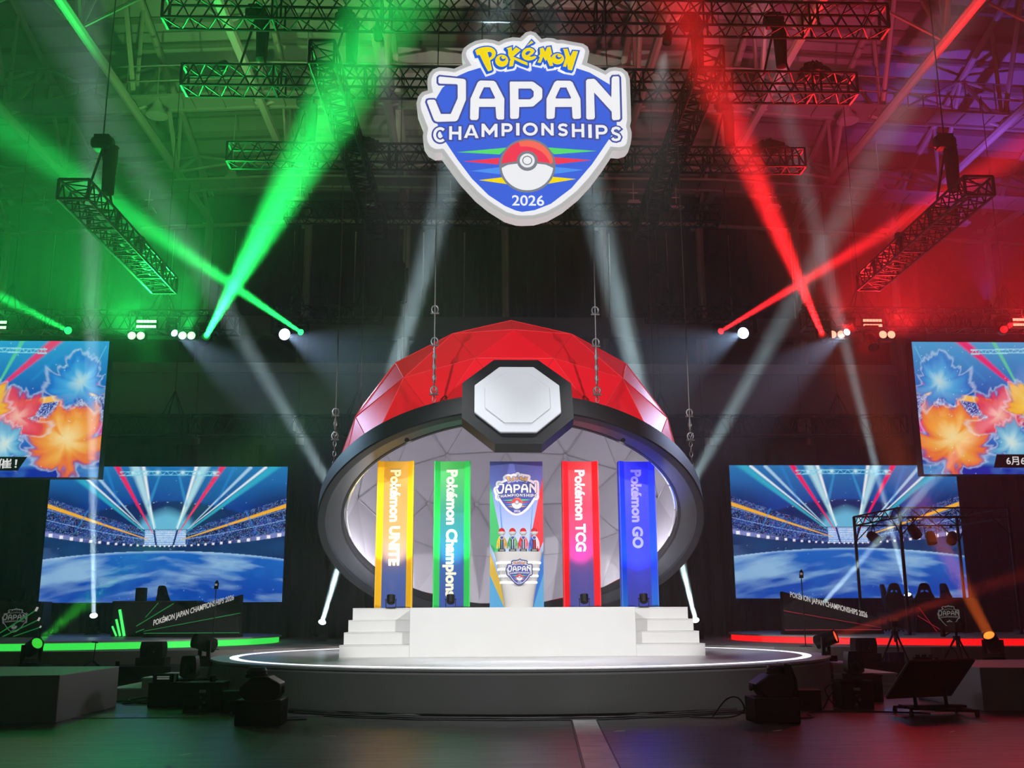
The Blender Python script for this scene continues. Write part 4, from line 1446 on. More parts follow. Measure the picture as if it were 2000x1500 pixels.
# lamp frame on the red stage
t = thing('lamp_frame', 'black four post lamp frame standing over the desk on the red side stage', 'frame', (12.3, 29.9, DZ))
cor = [(-1.7, 1.3), (-1.42, -1.45), (1.75, -1.35), (1.5, 1.3)]
for (x, y) in cor:
    MB().bar((x, y, 0), (x, y, 3.47), .05, 4).bounds((x - .12, y - .12, 0), (x + .12, y + .12, .015)).build('post', BLACK, t)
mb = MB()
for i in range(4):
    a, b = cor[i], cor[(i + 1) % 4]
    for z in (3.47, 3.2):
        mb.bar((a[0], a[1], z), (b[0], b[1], z), .03, 4)
    for q in range(5):
        u, v = q / 5, (q + .5) / 5
        L = lambda w: (a[0] + (b[0] - a[0]) * w, a[1] + (b[1] - a[1]) * w)
        mb.bar((*L(u), 3.2), (*L(v), 3.47), .014, 4)
        mb.bar((*L(v), 3.47), (*L((q + 1) / 5), 3.2), .014, 4)
    for e, w in ((a, .16), (b, .84)):
        m_ = (a[0] + (b[0] - a[0]) * w, a[1] + (b[1] - a[1]) * w)
        mb.bar((e[0], e[1], 2.7), (m_[0], m_[1], 3.2), .02, 4)
mb.build('top_rail', BLACK, t)


def par_can(name, lab, loc, d, group=None, cat='stage light', hang=.25, r=.11, L=.3, emit=None, st=2.0):
    t = thing(name, lab, cat, loc, 0, group)
    d = Vector(d).normalized()
    MM = aimed((0, 0, -hang), d)
    MB().lathe([(r * .45, -L * .55), (r * .8, -L * .45), (r, -L * .1), (r, L * .5), (r * .94, L * .5), (r * .9, L * .35)], 20, MM).build('can', GEAR, t, smooth=True)
    MB().lathe([(.001, L * .36), (r * .9, L * .36)], 20, MM).build('lens', mat('dark_lens', (.08, .08, .09), .1) if emit is None else emit, t)
    s = d.cross(Vector((0, 0, 1)))
    s = s.normalized() if s.length > .1 else Vector((1, 0, 0))
    mb = MB()
    for k in (-1, 1):
        mb.bar(s * (k * r * 1.2), s * (k * r * 1.2) + Vector((0, 0, -hang)), .012, 4)
    mb.bar(-s * r * 1.25, s * r * 1.25, .014, 4)
    mb.build('yoke', GEAR, t)
    MB().bounds((-.03, -.03, 0), (.03, .03, .09)).build('clamp', GEAR, t)
    return t


for x, y, d, lab in ((11.05, 30.9, (.6, -.4, -.6), 'black spot lamp hanging in the corner of the lamp frame nearest the dome'), (11.3, 28.55, (.5, .4, -.5), 'black spot lamp hanging on the front rail of the lamp frame'),
                     (12.9, 31.1, (0, -.3, -.8), 'spot lamp on the rear rail in the middle of the lamp frame'), (13.55, 31.1, (-.4, -.5, -.6), 'spot lamp at the far corner of the lamp frame next to the post')):
    par_can('spot_lamp', lab, (x, y, DZ + 3.12), d, 'spot lamps hung in the lamp frame', r=.15, L=.38, hang=.3)

# slim stands in front of the side stages
for sg, x, H, lab in ((-1, -7.38, 1.5, 'slim microphone stand before the green side stage'), (1, 7.2, 1.72, 'slim microphone stand before the red side stage')):
    t = thing('slim_stand', lab, 'stand', (x, 25.95, .79))
    MB().lathe([(.16, 0), (.16, .012), (.03, .03)], 20).build('foot', GEAR, t)
    MB().bar((0, 0, .01), (.0, 0, H), .013, 6).build('pole', GEAR, t)
    MB().prism([(-.05, 0), (.05, 0), (.06, .14), (.02, .22), (-.03, .17)], lambda u, v, d: (u, d, H - .05 + v), -.02, .02).build('head', GEAR, t)
    MB().bounds((-.03, -.025, H + .03), (.03, -.02, H + .08)).build('indicator', mat('pale_indicator', (.7, .7, .7), .4), t)
# ================================================================== TRUSSES, RIGGING
def truss(lab, a, b, w, h, group=None, r=.032, tm=None, loc_name='lighting_truss', hang=()):
    """Box truss between the centre points a and b (w across, h high)."""
    tm = tm or TRUSSM
    a, b = Vector(a), Vector(b)
    o = (a + b) / 2
    t = thing(loc_name, lab, 'truss', tuple(o), 0, group)
    d = (b - a).normalized()
    sd = Vector((0, 0, 1)).cross(d).normalized()
    L = (b - a).length
    n = max(2, round(L / (h * 1.0)))
    P = lambda s, i, k: (a - o) + d * (L * s) + sd * (w / 2 * i) + Vector((0, 0, h / 2 * k))
    for i in (-1, 1):
        for k in (-1, 1):
            MB().bar(P(0, i, k), P(1, i, k), r, 6).build('chord', tm, t)
    mb = MB()
    rb = r * .55
    for q in range(n):
        s0, s1, sm = q / n, (q + 1) / n, (q + .5) / n
        for i in (-1, 1):
            mb.bar(P(s0, i, -1), P(sm, i, 1), rb, 4, cap=False).bar(P(sm, i, 1), P(s1, i, -1), rb, 4, cap=False)
        for k in (-1, 1):
            mb.bar(P(s0, -1, k), P(sm, 1, k), rb, 4, cap=False).bar(P(sm, 1, k), P(s1, -1, k), rb, 4, cap=False)
        if q % 4 == 0 and q:
            for i in (-1, 1):
                mb.bar(P(s0, i, -1), P(s0, i, 1), r * .9, 4)
                mb.bar(P(s0 + .012, i, -1), P(s0 + .012, i, 1), r * .9, 4)
            for k in (-1, 1):
                mb.bar(P(s0, -1, k), P(s0, 1, k), r * .9, 4)
    mb.build('bracing', tm, t)
    for x in hang:                                       # slings and chain up to the roof
        hm = MB().bar((x, 0, h / 2 + .9), (x, 0, (17.46 if o.y > 33 else 18.2) - o.z), .014, 5)
        for i in (-1, 1):
            hm.bar((x, 0, h / 2 + .9), (x - .3, i * w / 2, h / 2), .025, 5).bar((x, 0, h / 2 + .9), (x + .3, i * w / 2, h / 2), .025, 5)
        hm.build('hanging_sling', tm, t)
    for s in (0, 1):
        e = MB()
        for i in (-1, 1):
            e.bar(P(s, i, -1), P(s, i, 1), r * 1.15, 4)
            e.bar(P(s, -1, i), P(s, 1, i), r * 1.15, 4)
        e.bar(P(s, -1, -1), P(s, 1, 1), rb, 4)
        e.build('end_frame', tm, t)
    return t


G = 'box trusses hung under the roof'
truss('front high box truss across the top of the photo that carries the shield sign', (-7.67, 19.93, 14.28), (7.95, 19.93, 14.28), .47, .57, G)
truss('second high box truss just behind the shield sign', (-7.74, 21.78, 13.68), (7.88, 21.78, 13.68), .55, .52, G)
truss('third high box truss level with the middle of the shield sign', (-7.68, 25.85, 13.73), (7.95, 25.85, 13.73), .5, .53, G)
truss('fourth high box truss level with the lower tip of the shield sign', (-6.9, 29.97, 13.77), (6.6, 29.97, 13.77), .55, .53, G)
truss('lengthwise box truss joining the high trusses on the green side', (-4.25, 19.6, 13.17), (-4.05, 30.0, 13.17), .52, .5, G)
truss('lengthwise box truss joining the high trusses on the red side', (4.0, 19.6, 13.17), (4.15, 30.0, 13.17), .52, .5, G)
G2 = 'box trusses over the side stages'
truss('box truss pointing at the camera over the green side stage', (-9.25, 19.9, 10.15), (-9.25, 26.2, 10.15), .62, .42, G2)
truss('box truss pointing at the camera over the red side stage', (9.65, 19.9, 10.42), (9.65, 26.2, 10.35), .62, .42, G2)
truss('long box truss carrying the green flood lamps above the left hanging screen', (-24, 30.3, 10.30), (-8.27, 30.3, 10.30), .6, .62, G2, hang=(-5, 1, 5.6))
truss('long box truss carrying the red flood lamps above the right hanging screen', (9.15, 30.3, 10.50), (24, 30.3, 10.50), .6, .62, G2, hang=(-5.6, -1, 5))
truss('short dark box truss behind the dome on the green side', (-8.35, 36.3, 12.36), (-4.48, 36.3, 12.36), .6, .5, G2, hang=(-1.2, 1.2))
truss('short dark box truss behind the dome on the red side', (5.3, 36.3, 12.42), (9.2, 36.3, 12.42), .6, .5, G2, hang=(-1.2, 1.2))
truss('long low dark box truss running behind the dome below the grey balcony', (-14.2, 36.3, 8.2), (14.6, 36.3, 8.25), .6, .7, G2, hang=(-12, -5.5, 5.5, 12))


def hoist(lab, x, y, z, top, bag=True, sling=.8):
    t = thing('chain_hoist', lab, 'hoist', (x, y, z), 0, 'chain hoists hanging over the trusses')
    mb = MB().box((0, 0, .55), (.34, .26, .34)).lathe([(.1, -.24), (.14, -.2), (.14, .2), (.1, .24)], 14, Matrix.Translation((0, 0, .55)) @ Matrix.Rotation(R(90), 4, 'Y'))
    mb.build('motor', GEAR, t, bevel=.02)
    MB().bar((0, 0, .7), (0, 0, top - z), .016, 5).build('chain', STEEL, t)
    if bag:
        MB().lathe([(.02, -.75), (.13, -.7), (.16, .1), (.15, .38), (.17, .4)], 12, Matrix.Translation((.16, .1, .1))).build('chain_bag', mat('black_canvas_bag', (.015, .015, .015), .9), t, smooth=True)
    mb = MB()
    for s in (-1, 1):
        mb.bar((0, 0, .38), (s * .31, 0, -sling), .028, 5)
    mb.build('sling', mat('black_sling', (.02, .02, .02), .8), t)
    return t


for lab, x, y, z, sl in (('chain hoist with slings on the second truss at its green end', -6.2, 21.8, 14.9, .85), ('chain hoist above the second truss beside the green lengthwise truss', -4.1, 21.8, 14.8, .8),
                         ('chain hoist on the second truss at its red end', 6.1, 21.8, 14.9, .85), ('chain hoist above the second truss beside the red lengthwise truss', 4.1, 21.8, 14.8, .8),
                         ('chain hoist on the third truss at its green end', -5.7, 25.9, 14.8, .85), ('chain hoist on the third truss at its red end', 5.85, 25.9, 14.86, .85),
                         ('chain hoist on the camera facing truss over the green stage', -9.25, 21.2, 11.25, .90), ('chain hoist on the camera facing truss over the red stage', 9.65, 21.2, 11.5, .90),
                         ('chain hoist just above the top of the shield sign', -.1, 19.93, 15.3, .7), ('chain hoist with a bag below the fourth truss on the green side', -3.5, 31.2, 11.9, .0),
                         ('chain hoist with a bag below the fourth truss on the red side', 4.8, 31.2, 11.9, .0)):
    hoist(lab, x, y, z, 18.3 if y < 31 else 18.42, True, sl)
CABLE = mat('black_cable', (.012, .012, .013), .6)


def cable_pile(lab, x, y, z, rx, ry, rz, seed):
    rng = random.Random(seed)
    P = []
    for i in range(150):
        a = i * .62 + rng.uniform(-.2, .2)
        rr = rng.uniform(.35, 1)
        P.append((rx * rr * math.cos(a), ry * rr * math.sin(a), .03 + rz * (1 - rr * rr * .8) * rng.uniform(.3, 1)))
    o = MB().tube(P, .03, 5).build('cable_pile', CABLE, org=(0, 0, 0), smooth=False)
    o.location = (x, y, z)
    tag(o, lab, 'cable', 'cable bundles lying on the trusses')


cable_pile('heap of black cable lying on the red end of the second truss', 7.0, 21.8, 13.95, .4, .28, .45, 1)
cable_pile('heap of black cable lying on the red end of the third truss', 7.1, 25.9, 13.98, .6, .28, .4, 2)
cable_pile('heap of black cable on the dome side end of the red flood truss', 9.6, 30.3, 10.85, .5, .28, .3, 3)
cable_pile('bundle of cable lying on the middle of the third truss near the green lengthwise truss', -4.2, 25.9, 13.98, .7, .28, .35, 4)

# chains that carry the dome
def rig(lab, x, y, z, top, parts):
    t = thing('rigging_chain', lab, 'chain', (x, y, z), 0, 'steel chains holding the dome')
    MB().bar((0, 0, 1.0), (0, 0, top - z), .014, 6).build('wire', STEEL, t)
    mb = MB()
    for k in range(9):                                   # chain links
        zc_ = .06 + k * .115
        ring = [(.035 * math.cos(R(q * 40)), 0, zc_ + .065 * math.sin(R(q * 40))) for q in range(10)]
        if k % 2:
            ring = [(0, p[0], p[2]) for p in ring]
        mb.tube(ring, .011, 5)
    mb.build('links', STEEL, t)
    for zz in parts:
        mb = MB()
        ring = [(.07 * math.cos(R(-60 + q * 30)), 0, zz + .085 * math.sin(R(-60 + q * 30))) for q in range(11)]
        mb.tube(ring, .018, 6).bar((-.09, 0, zz - .085), (.09, 0, zz - .085), .02, 6)
        mb.build('shackle', STEEL, t)
    if len(parts) > 1:
        MB().bar((0, 0, parts[0] + .15), (0, 0, parts[1] - .15), .026, 6).build('turnbuckle', STEEL, t)
    return t


rig('rigging chain at the front of the dome on the green side of the medallion', -1.86, 20.83, 5.9, 13.3, [.25, 1.3, 2.0])
rig('rigging chain at the front of the dome on the red side of the medallion', 1.54, 20.85, 5.9, 13.3, [.25, 1.3, 2.0])
rig('rigging chain at the far left side of the dome on the green side', -4.18, 23.0, 4.86, 12.8, [.7, 1.25])
rig('rigging chain at the far right side of the dome on the red side', 3.92, 23.0, 4.86, 12.8, [.7, 1.25])
for x, y, z0, lab in ((-4.05, 26.6, 3.9, 'thin steel wire behind the dome at its left shoulder'), (3.75, 26.6, 3.9, 'thin steel wire behind the dome at its right shoulder'), (-3.0, 27.5, 6.5, 'thin steel wire behind the upper left facets of the dome'),
                      (2.75, 27.5, 6.5, 'thin steel wire behind the upper right facets of the dome')):
    o = MB().bar((0, 0, 0), (0, 0, 13.3 - z0), .011, 5).build('steel_wire', STEEL)
    o.location = (x, y, z0)
    tag(o, lab, 'wire', 'thin steel wires behind the dome')

# house lights in the roof
BELL = mat('galvanised_lamp_bell', (.5, .5, .46), .4, .4)
for x, y, z, lab in ((-11.63, 31.6, 17.8, 'round house lamp under the roof at the left, nearer the catwalk'), (-10.4, 36.9, 17.8, 'round house lamp under the roof at the left, nearer the back wall'),
                     (11.51, 31.4, 17.8, 'round house lamp under the roof at the right, nearer the catwalk'), (15.0, 37.5, 17.8, 'round house lamp under the roof at the right, nearer the back wall')):
    t = thing('house_lamp', lab, 'lamp', (x, y, z), 0, 'round house lamps under the roof')
    MB().lathe([(.36, 0), (.34, .06), (.16, .34), (.13, .6), (.05, .62)], 24).build('bell', BELL, t, smooth=True)
    MB().lathe([(.001, .02), (.33, .02)], 24).build('lens', mat('ribbed_lamp_glass', (.5, .52, .48), .2, bump=(30, .6)), t)
    MB().bar((0, 0, .6), (0, 0, .62 if y < 33 else deck_z(y) + sag(x) - .25 - z), .02, 6).build('stem', BELL, t)
for k, (x, y) in enumerate(((-17.0, 36), (-13.3, 36.4), (-7.6, 36), (-4.9, 36.4), (-2.0, 36.0), (2.4, 36.4), (4.9, 36), (6.6, 36.4), (10.2, 36), (17.6, 36.4))):
    t = thing('work_light', f'small grey work light box under the lower service tray, {ORD[k]} from the green end', 'work light', (x, y, 16.62 + sag(x)), 0, 'small work light boxes under the roof')
    MB().bounds((-.26, -.2, 0), (.26, .2, .09)).bounds((-.2, -.14, .09), (.2, .14, .18)).build('housing', BELL, t, bevel=.01)
    MB().bar((0, 0, .18), (0, 0, .92), .025, 6).bar((-.16, 0, .5), (.16, 0, .5), .02, 6).build('bracket', BELL, t)
# ================================================================== LAMPS AND BEAMS
def mover(name, lab, loc, aim, col=None, watts=0, angle=6, blend=.5, hang=True, s=1.0, lens_e=2.0, group=None, size=.03, head=None, start=.0):
    """Moving head lamp. loc is the pivot of the head; the head points at aim. hang: base above, else base below."""
    p = Vector(loc)
    t = thing(name, lab, 'moving light', tuple(p), 0, group)
    d = (Vector(aim) - p).normalized()
    MM = aimed((0, 0, 0), d)
    hd = MB().lathe([(.09 * s, -.26 * s), (.15 * s, -.22 * s), (.17 * s, -.05 * s), (.15 * s, .18 * s), (.155 * s, .26 * s), (.13 * s, .26 * s), (.125 * s, .22 * s)], 24, MM).build('head', GEAR, t, smooth=True)
    lm = mat('dark_lens', (.08, .08, .09), .1) if not col else mat(name + '_lens_%02d%02d%02d' % tuple(int(c * 99) for c in col) + ('_%d' % (lens_e * 10)), (.1, .1, .1), .2, emit=col, strength=lens_e)
    MB().lathe([(.001, .235 * s), (.126 * s, .235 * s)], 24, MM).build('lens', lm, hd)
    k = 1 if hang else -1
    ax_ = d.cross(Vector((0, 0, 1)))
    ax_ = ax_.normalized() if ax_.length > .15 else Vector((1, 0, 0))
    ax_.z = 0
    ax_.normalize()
    mb = MB()
    for q in (-1, 1):
        a, b = ax_ * (.20 * s * q), ax_ * (.20 * s * q) + Vector((0, 0, .30 * s * k))
        mb.bar(a - Vector((0, 0, .06 * s * k)), b, .055 * s, 4)
    mb.bar(-ax_ * .23 * s + Vector((0, 0, .30 * s * k)), ax_ * .23 * s + Vector((0, 0, .30 * s * k)), .055 * s, 4)
    mb.build('yoke', GEAR, t)
    bs = MB().bounds((-.2 * s, -.16 * s, min(.34 * s * k, .47 * s * k)), (.2 * s, .16 * s, max(.34 * s * k, .47 * s * k))).build('base', GEAR, t, bevel=.01)
    if hang:
        mb = MB()
        for q in (-1, 1):
            if p.y < 29.9 or 35 < p.y < 35.9:
                zc_ = (9.99 if p.x < 0 else 10.19) if p.y < 30 else (12.11 if p.x < 0 else 12.17)
                mb.bar((q * .12 * s, 0, .45 * s), (q * .12 * s, (30.0 if p.y < 30 else 36.0) - p.y, zc_ - p.z), .025, 4)
            else:
                mb.bounds((q * .12 * s - .03, -.03, .47 * s), (q * .12 * s + .03, .03, .47 * s + .2))
        mb.build('clamp', GEAR, bs)
    if watts:
        if angle > 12:
            light('SPOT', name + '_light', tuple(p + d * (.30 * s + start)), aim, col, watts, angle, blend, size)
        else:                                            # a beam leaves the whole lens, hardly spreading
            sr = math.pi * R(angle / 2) ** 2
            light('AREA', name + '_light', tuple(p + d * (.275 * s + start)), aim, col, watts / (4 * math.pi) * sr * BEAM, angle * 1.12, size=size if size > .03 else .15 * s)
    return t


GRN, RED, WHT, BLU = (.02, 1, .14), (1, .015, .02), (.66, .93, 1.0), (.45, .64, 1.0)
KB = 1.0
BEAM = .72
gm = 'moving lights hung on the trusses'
gf_ = 'moving lights standing behind the stage'
mover('moving_light', 'moving light under the end of the green flood truss sending the wide green beam up', (-9.05, 29.6, 9.6), (-3.015, 16.0, 10.884), GRN, 1.2e6 * KB, 5.0, .6, True, 1.0, .15, gm)
mover('moving_light', 'moving light under the short green side truss sending a green beam to the upper left', (-7.277, 36.0, 11.542), (-10.565, 22.0, 11.638), GRN, 1.1e6 * KB, 3.4, .5, True, .9, 3, gm)
mover('moving_light', 'moving light at the left edge sending a thin green beam out of the photo', (-13.0, 29.7, 9.82), (-13.143, 26.0, 9.614), GRN, 2.5e5 * KB, 4, .5, True, .9, 2, gm)
mover('moving_light', 'moving light under the red flood truss sending the wide red beam up', (9.5, 29.6, 9.75), (3.934, 18.0, 10.825), RED, 1.2e6 * KB, 3.3, .55, True, 1.0, .15, gm)
mover('moving_light', 'moving light under the short red side truss sending a red beam to the upper right', (7.872, 36.0, 11.656), (10.636, 22.0, 11.51), RED, 1.9e6 * KB, 2.6, .5, True, .9, 3, gm)
mover('moving_light', 'moving light at the right edge sending a thin red beam out of the photo', (15.1, 29.7, 10.02), (14.217, 27.0, 9.6), RED, 1.5e5 * KB, 3, .5, True, .9, 1, gm)
# bright white-blue lamps that light the dome from behind
mover('moving_light', 'bright white lamp shining at the dome from the upper left behind it', (-7.98, 35.55, 11.45), (-2.0, 25.4, 6.9), BLU, 5500, 23, .9, True, 1.6, 12, gm)
mover('moving_light', 'bright white lamp shining at the dome from the upper right behind it', (8.8, 35.55, 11.58), (1.7, 25.4, 6.9), BLU, 5500, 23, .9, True, 1.6, 12, gm)
mover('moving_light', 'white lamp between the green flood lamps pointing down at the dome', (-10.07, 29.7, 9.87), (-3.4, 24.0, 5.0), BLU, 5000, 26, .9, True, .8, 8, gm)
mover('moving_light', 'white lamp between the red flood lamps pointing down at the dome', (10.365, 29.7, 10.0), (3.2, 24.0, 5.0), BLU, 5000, 26, .9, True, .8, 8, gm)
for x, z, lab in ((10.95, 9.594, 'unlit moving light hanging between the two red flood pairs'),):
    mover('moving_light', lab, (x, 29.6, z), (x, 28.6, z - 1.2), None, 0, hang=True, s=1.05, group=gm)
# white beams from the floor
WB = 8.5e5 * KB
mover('floor_moving_light', 'white beam lamp on the green side stage pointing straight up at the left screen', (-12.831, 33.0, 1.469), (-9.806, 22.0, 11.923), WHT, WB * 1.2, 2.5, .5, False, .9, 6, gf_)
mover('floor_moving_light', 'white beam lamp at the left foot of the dome leaning right', (-5.675, 32.0, 1.25), (-1.586, 21.800, 11.230), WHT, WB * 2.2, 3.2, .5, False, .9, 6, gf_)
mover('floor_moving_light', 'white beam lamp at the right foot of the dome leaning left', (5.771, 32.0, 1.26), (1.886, 22.400, 10.380), WHT, WB * 2.2, 3.2, .5, False, .9, 6, gf_)
mover('floor_moving_light', 'white beam lamp hidden behind the chairs of the red stage pointing up', (13.265, 34.0, 2.0), (9.022, 28.000, 12.233), WHT, WB * 1.2, 2.6, .5, False, .9, 6, gf_)
mover('floor_moving_light', 'white beam lamp behind the green lettered panel leaning left over the screen', (-9.4, 32.5, 1.55), (-10.454, 29.0, 3.499), WHT, WB * .8, 2.6, .5, False, .9, 6, gf_)
mover('floor_moving_light', 'white beam lamp behind the red lettered panel leaning right over the screen', (9.6, 32.5, 1.6), (10.541, 29.0, 3.686), WHT, WB * .8, 2.6, .5, False, .9, 6, gf_)
mover('floor_moving_light', 'white beam lamp hidden behind the dome leaning far left', (-3.066, 33.0, 1.5), (-7.884, 25.0, 10.0), WHT, WB * 1.2, 3.2, .5, False, .9, 6, gf_)
mover('floor_moving_light', 'white beam lamp hidden behind the dome leaning far right', (3.467, 33.0, 1.55), (7.409, 25.0, 9.829), WHT, WB * 1.2, 3.2, .5, False, .9, 6, gf_)


def twin_flood(lab, x, z, em, y=29.75):
    t = thing('twin_flood_lamp', lab, 'flood lamp', (x, y, z), 0, 'twin flood lamps under the side trusses')
    MB().bounds((-.27, -.02, -.14), (.27, .2, .14)).build('housing', GEAR, t, bevel=.02)
    for s in (-1, 1):
        MB().lathe([(.001, .03), (.115, .0), (.125, -.03)], 20, Matrix.Translation((s * .13, -.03, 0)) @ Matrix.Rotation(R(90), 4, 'X')).build('lens', em, t, smooth=True)
    MB().bar((-.2, .1, .14), (-.2, .28, .34), .015, 4).bar((.2, .1, .14), (.2, .28, .34), .015, 4).bar((-.2, .28, .34), (.2, .28, .34), .015, 4).build('bracket', GEAR, t)


def strobe(lab, x, z, em, y=29.8):
    t = thing('strobe_panel', lab, 'strobe lamp', (x, y, z), 0, 'strobe panels on the side trusses')
    MB().bounds((-.32, 0, -.14), (.32, .12, .16)).build('housing', GEAR, t, bevel=.01)
    for k, zz in enumerate((-.07, .09)):
        mb = MB()
        for q in range(6):
            mb.bounds((-.29 + q * .098, -.012, zz - .04), (-.205 + q * .098, 0, zz + .04))
        mb.build('cell_row', em, t)


GE = mat('green_flood_glass', (.2, .5, .2), .3, emit=(.40, 1, .38), strength=2.6)
RE = mat('red_flood_glass', (.5, .2, .2), .3, emit=(1, .26, .16), strength=2.6)
GS = mat('green_strobe_glass', (.2, .5, .2), .3, emit=(.35, 1, .35), strength=3)
RSM = mat('red_strobe_glass', (.5, .2, .2), .3, emit=(1, .2, .12), strength=3)
for x, z, e, lab in ((-11.1, 9.73, GE, 'pair of green flood lamps nearer the left hanging screen'), (-9.61, 9.74, GE, 'pair of green flood lamps nearer the dome'), (9.97, 9.87, RE, 'pair of red flood lamps nearer the dome'),
                     (11.52, 9.875, RE, 'pair of red flood lamps nearer the right hanging screen')):
    twin_flood(lab, x, z, e)
for x, z, e, lab in ((-10.85, 10.10, GS, 'green strobe panel above the green flood pairs'), (-15.25, 10.05, GS, 'green strobe panel cut by the left edge of the photo'), (11.13, 10.25, RSM, 'red strobe panel above the red flood pairs'),
                     (15.8, 10.3, RSM, 'red strobe panel near the right edge of the photo')):
    strobe(lab, x, z, e)
# the light those floods throw into the hazy hall
light('SPOT', 'green_flood_light', (-11.0, 29.5, 9.75), (-12, 20, 15.5), GRN, 5200, 108, .7, .25)
light('SPOT', 'green_flood_light', (-9.5, 29.5, 9.75), (-11.5, 20, 15.5), GRN, 5200, 108, .7, .25)
light('SPOT', 'red_flood_light', (10.0, 29.5, 9.9), (12, 20, 15.5), RED, 5800, 108, .7, .25)
light('SPOT', 'red_flood_light', (11.5, 29.5, 9.9), (13, 20, 15.5), RED, 5800, 108, .7, .25)
light('SPOT', 'green_flood_light', (-15.2, 29.5, 10.1), (-14, 20, 13.0), GRN, 900, 120, .7, .25)
light('SPOT', 'red_flood_light', (15.8, 29.5, 10.3), (14, 20, 13.0), RED, 2200, 120, .7, .25)


# par lamps added on the trusses to colour the roof
def wash(lab, x, y, z, aim, col, w, ang=95):
    d = (Vector(aim) - Vector((x, y, z)))
    em = mat('wash_lens_%02d%02d%02d' % tuple(int(c * 99) for c in col), (.1, .1, .1), .3, emit=col, strength=2)
    par_can('added_wash_lamp', lab, (x, y, z), d, 'added wash lamps colouring the roof', r=.1, L=.3, emit=em, hang=-.14)
    light('SPOT', 'added_wash_light', tuple(Vector((x, y, z + .14)) + d.normalized() * .25), aim, col, w, ang, 1.0, .1)


wash('added green wash lamp on the camera facing truss over the green stage', -9.25, 24.0, 10.40, (-9.5, 33.5, 21.5), (.30, 1, .24), 3200, 52)
wash('added green wash lamp on the green end of the second truss', -6.9, 21.8, 13.95, (-5.5, 33, 21.6), (.5, 1, .4), 1500, 66)
wash('added red wash lamp on the red end of the second truss', 7.6, 22.05, 13.95, (5.5, 33, 21.6), (1, .17, .20), 2200, 66)
wash('added pink wash lamp on the camera facing truss over the red stage', 9.65, 24.0, 10.66, (11, 33.5, 21.5), (1, .08, .26), 3600, 52)
wash('added violet wash lamp on the red flood truss near the right edge', 15.0, 30.3, 10.86, (18.5, 35, 20.5), (.28, .10, 1), 4000, 60)
wash('added warm white wash lamp in the middle of the fourth truss', .2, 30.0, 14.02, (0, 33.5, 21.6), (1, .92, .78), 1500, 92)

# key light from the lamp bar high behind the camera (front of house), aimed at dome, banners and round stage
light('SPOT', 'front_key_light', (8.5, 3.0, 9.3), (.1, 23.4, 4.0), (1, .965, .95), 10200, 27, .2, .1)
light('SPOT', 'front_key_light', (-8.5, 3.0, 9.3), (-.1, 23.4, 4.0), (.97, .98, 1), 10200, 27, .2, .1)
# unseen point lights added inside the dome to brighten its white lining
light('POINT', 'dome_fill_light', (-3.2, 25.3, 2.6), None, (.95, .92, 1), 150, size=.2)
light('POINT', 'dome_fill_light', (2.9, 25.3, 2.6), None, (.95, .92, 1), 150, size=.2)
# clip lamps inside the front of the ring, aimed down at the banners
for sg, lab in ((-1, 'small black clip lamp inside the dome ring on the green side of the medallion'), (1, 'small black clip lamp inside the dome ring on the red side of the medallion')):
    par_can('clip_lamp', lab, (-.15 + sg * 2.3, 21.42, 5.38), (-sg * .1, .75, -.75), 'clip lamps inside the dome ring', r=.05, L=.16, hang=.12)
    light('SPOT', 'clip_lamp_light', (-.15 + sg * 2.25, 21.5, 5.17), (sg * 1.75, 23.2, 3.7), (1, .97, .94), 230, 120, 1.0, .1)
# floor side of the floods
light('SPOT', 'green_flood_light', (-10.5, 29.4, 9.6), (-6.5, 13, 0), GRN, 700, 62, 1.0, .25)
light('SPOT', 'red_flood_light', (10.8, 29.4, 9.7), (6.0, 13, 0), RED, 1100, 62, 1.0, .25)
# cans added on the front truss to brighten the top of the round stage
for sg, lab in ((-1, 'added black stage can under the front high truss on the green side of the sign'), (1, 'added black stage can under the front high truss on the red side of the sign')):
    par_can('stage_can', lab, (sg * 3.1, 19.7, 13.88), (-sg * .17, -.05, -1), 'added stage cans under the front high truss', r=.1, L=.3, hang=.2)
    light('SPOT', 'stage_can_light', (sg * 3.05, 19.78, 13.45), (sg * 1.0, 18.4, .75), (.93, .96, 1), 3400, 32, .9, .08)
# unseen weak fill lights added behind the camera to brighten the stage skirt
light('SPOT', 'front_fill_light', (0, -3, 10), (0, 17.5, .6), (.95, .98, 1), 1700, 27, 1.0, .5)
light('POINT', 'front_fill_light', (3, -4, 13), None, (.95, .97, 1), 130, size=.6)
# ================================================================== FOREGROUND EQUIPMENT
PLIN = mat('grey_plinth_paint', (.30, .31, .32), .55, vary=(2, .04))
t = MB().prism([(-7.43, 16.75), (-7.46, 19.55), (-12.5, 19.7), (-12.5, 15.9)], lambda u, v, d: (u, v, d), 0, .71)
o = t.build('plinth', PLIN, org=(-9.8, 18, 0), bevel=.012)
tag(o, 'low grey block plinth on the floor at the left edge', 'plinth')
t = MB().prism([(7.46, 17.5), (7.5, 20.2), (12.5, 20.4), (12.5, 16.7)], lambda u, v, d: (u, v, d), 0, .70)
o = t.build('plinth', PLIN, org=(9.8, 18, 0), bevel=.012)
tag(o, 'low grey block plinth on the floor at the right edge behind the tilted monitor', 'plinth')

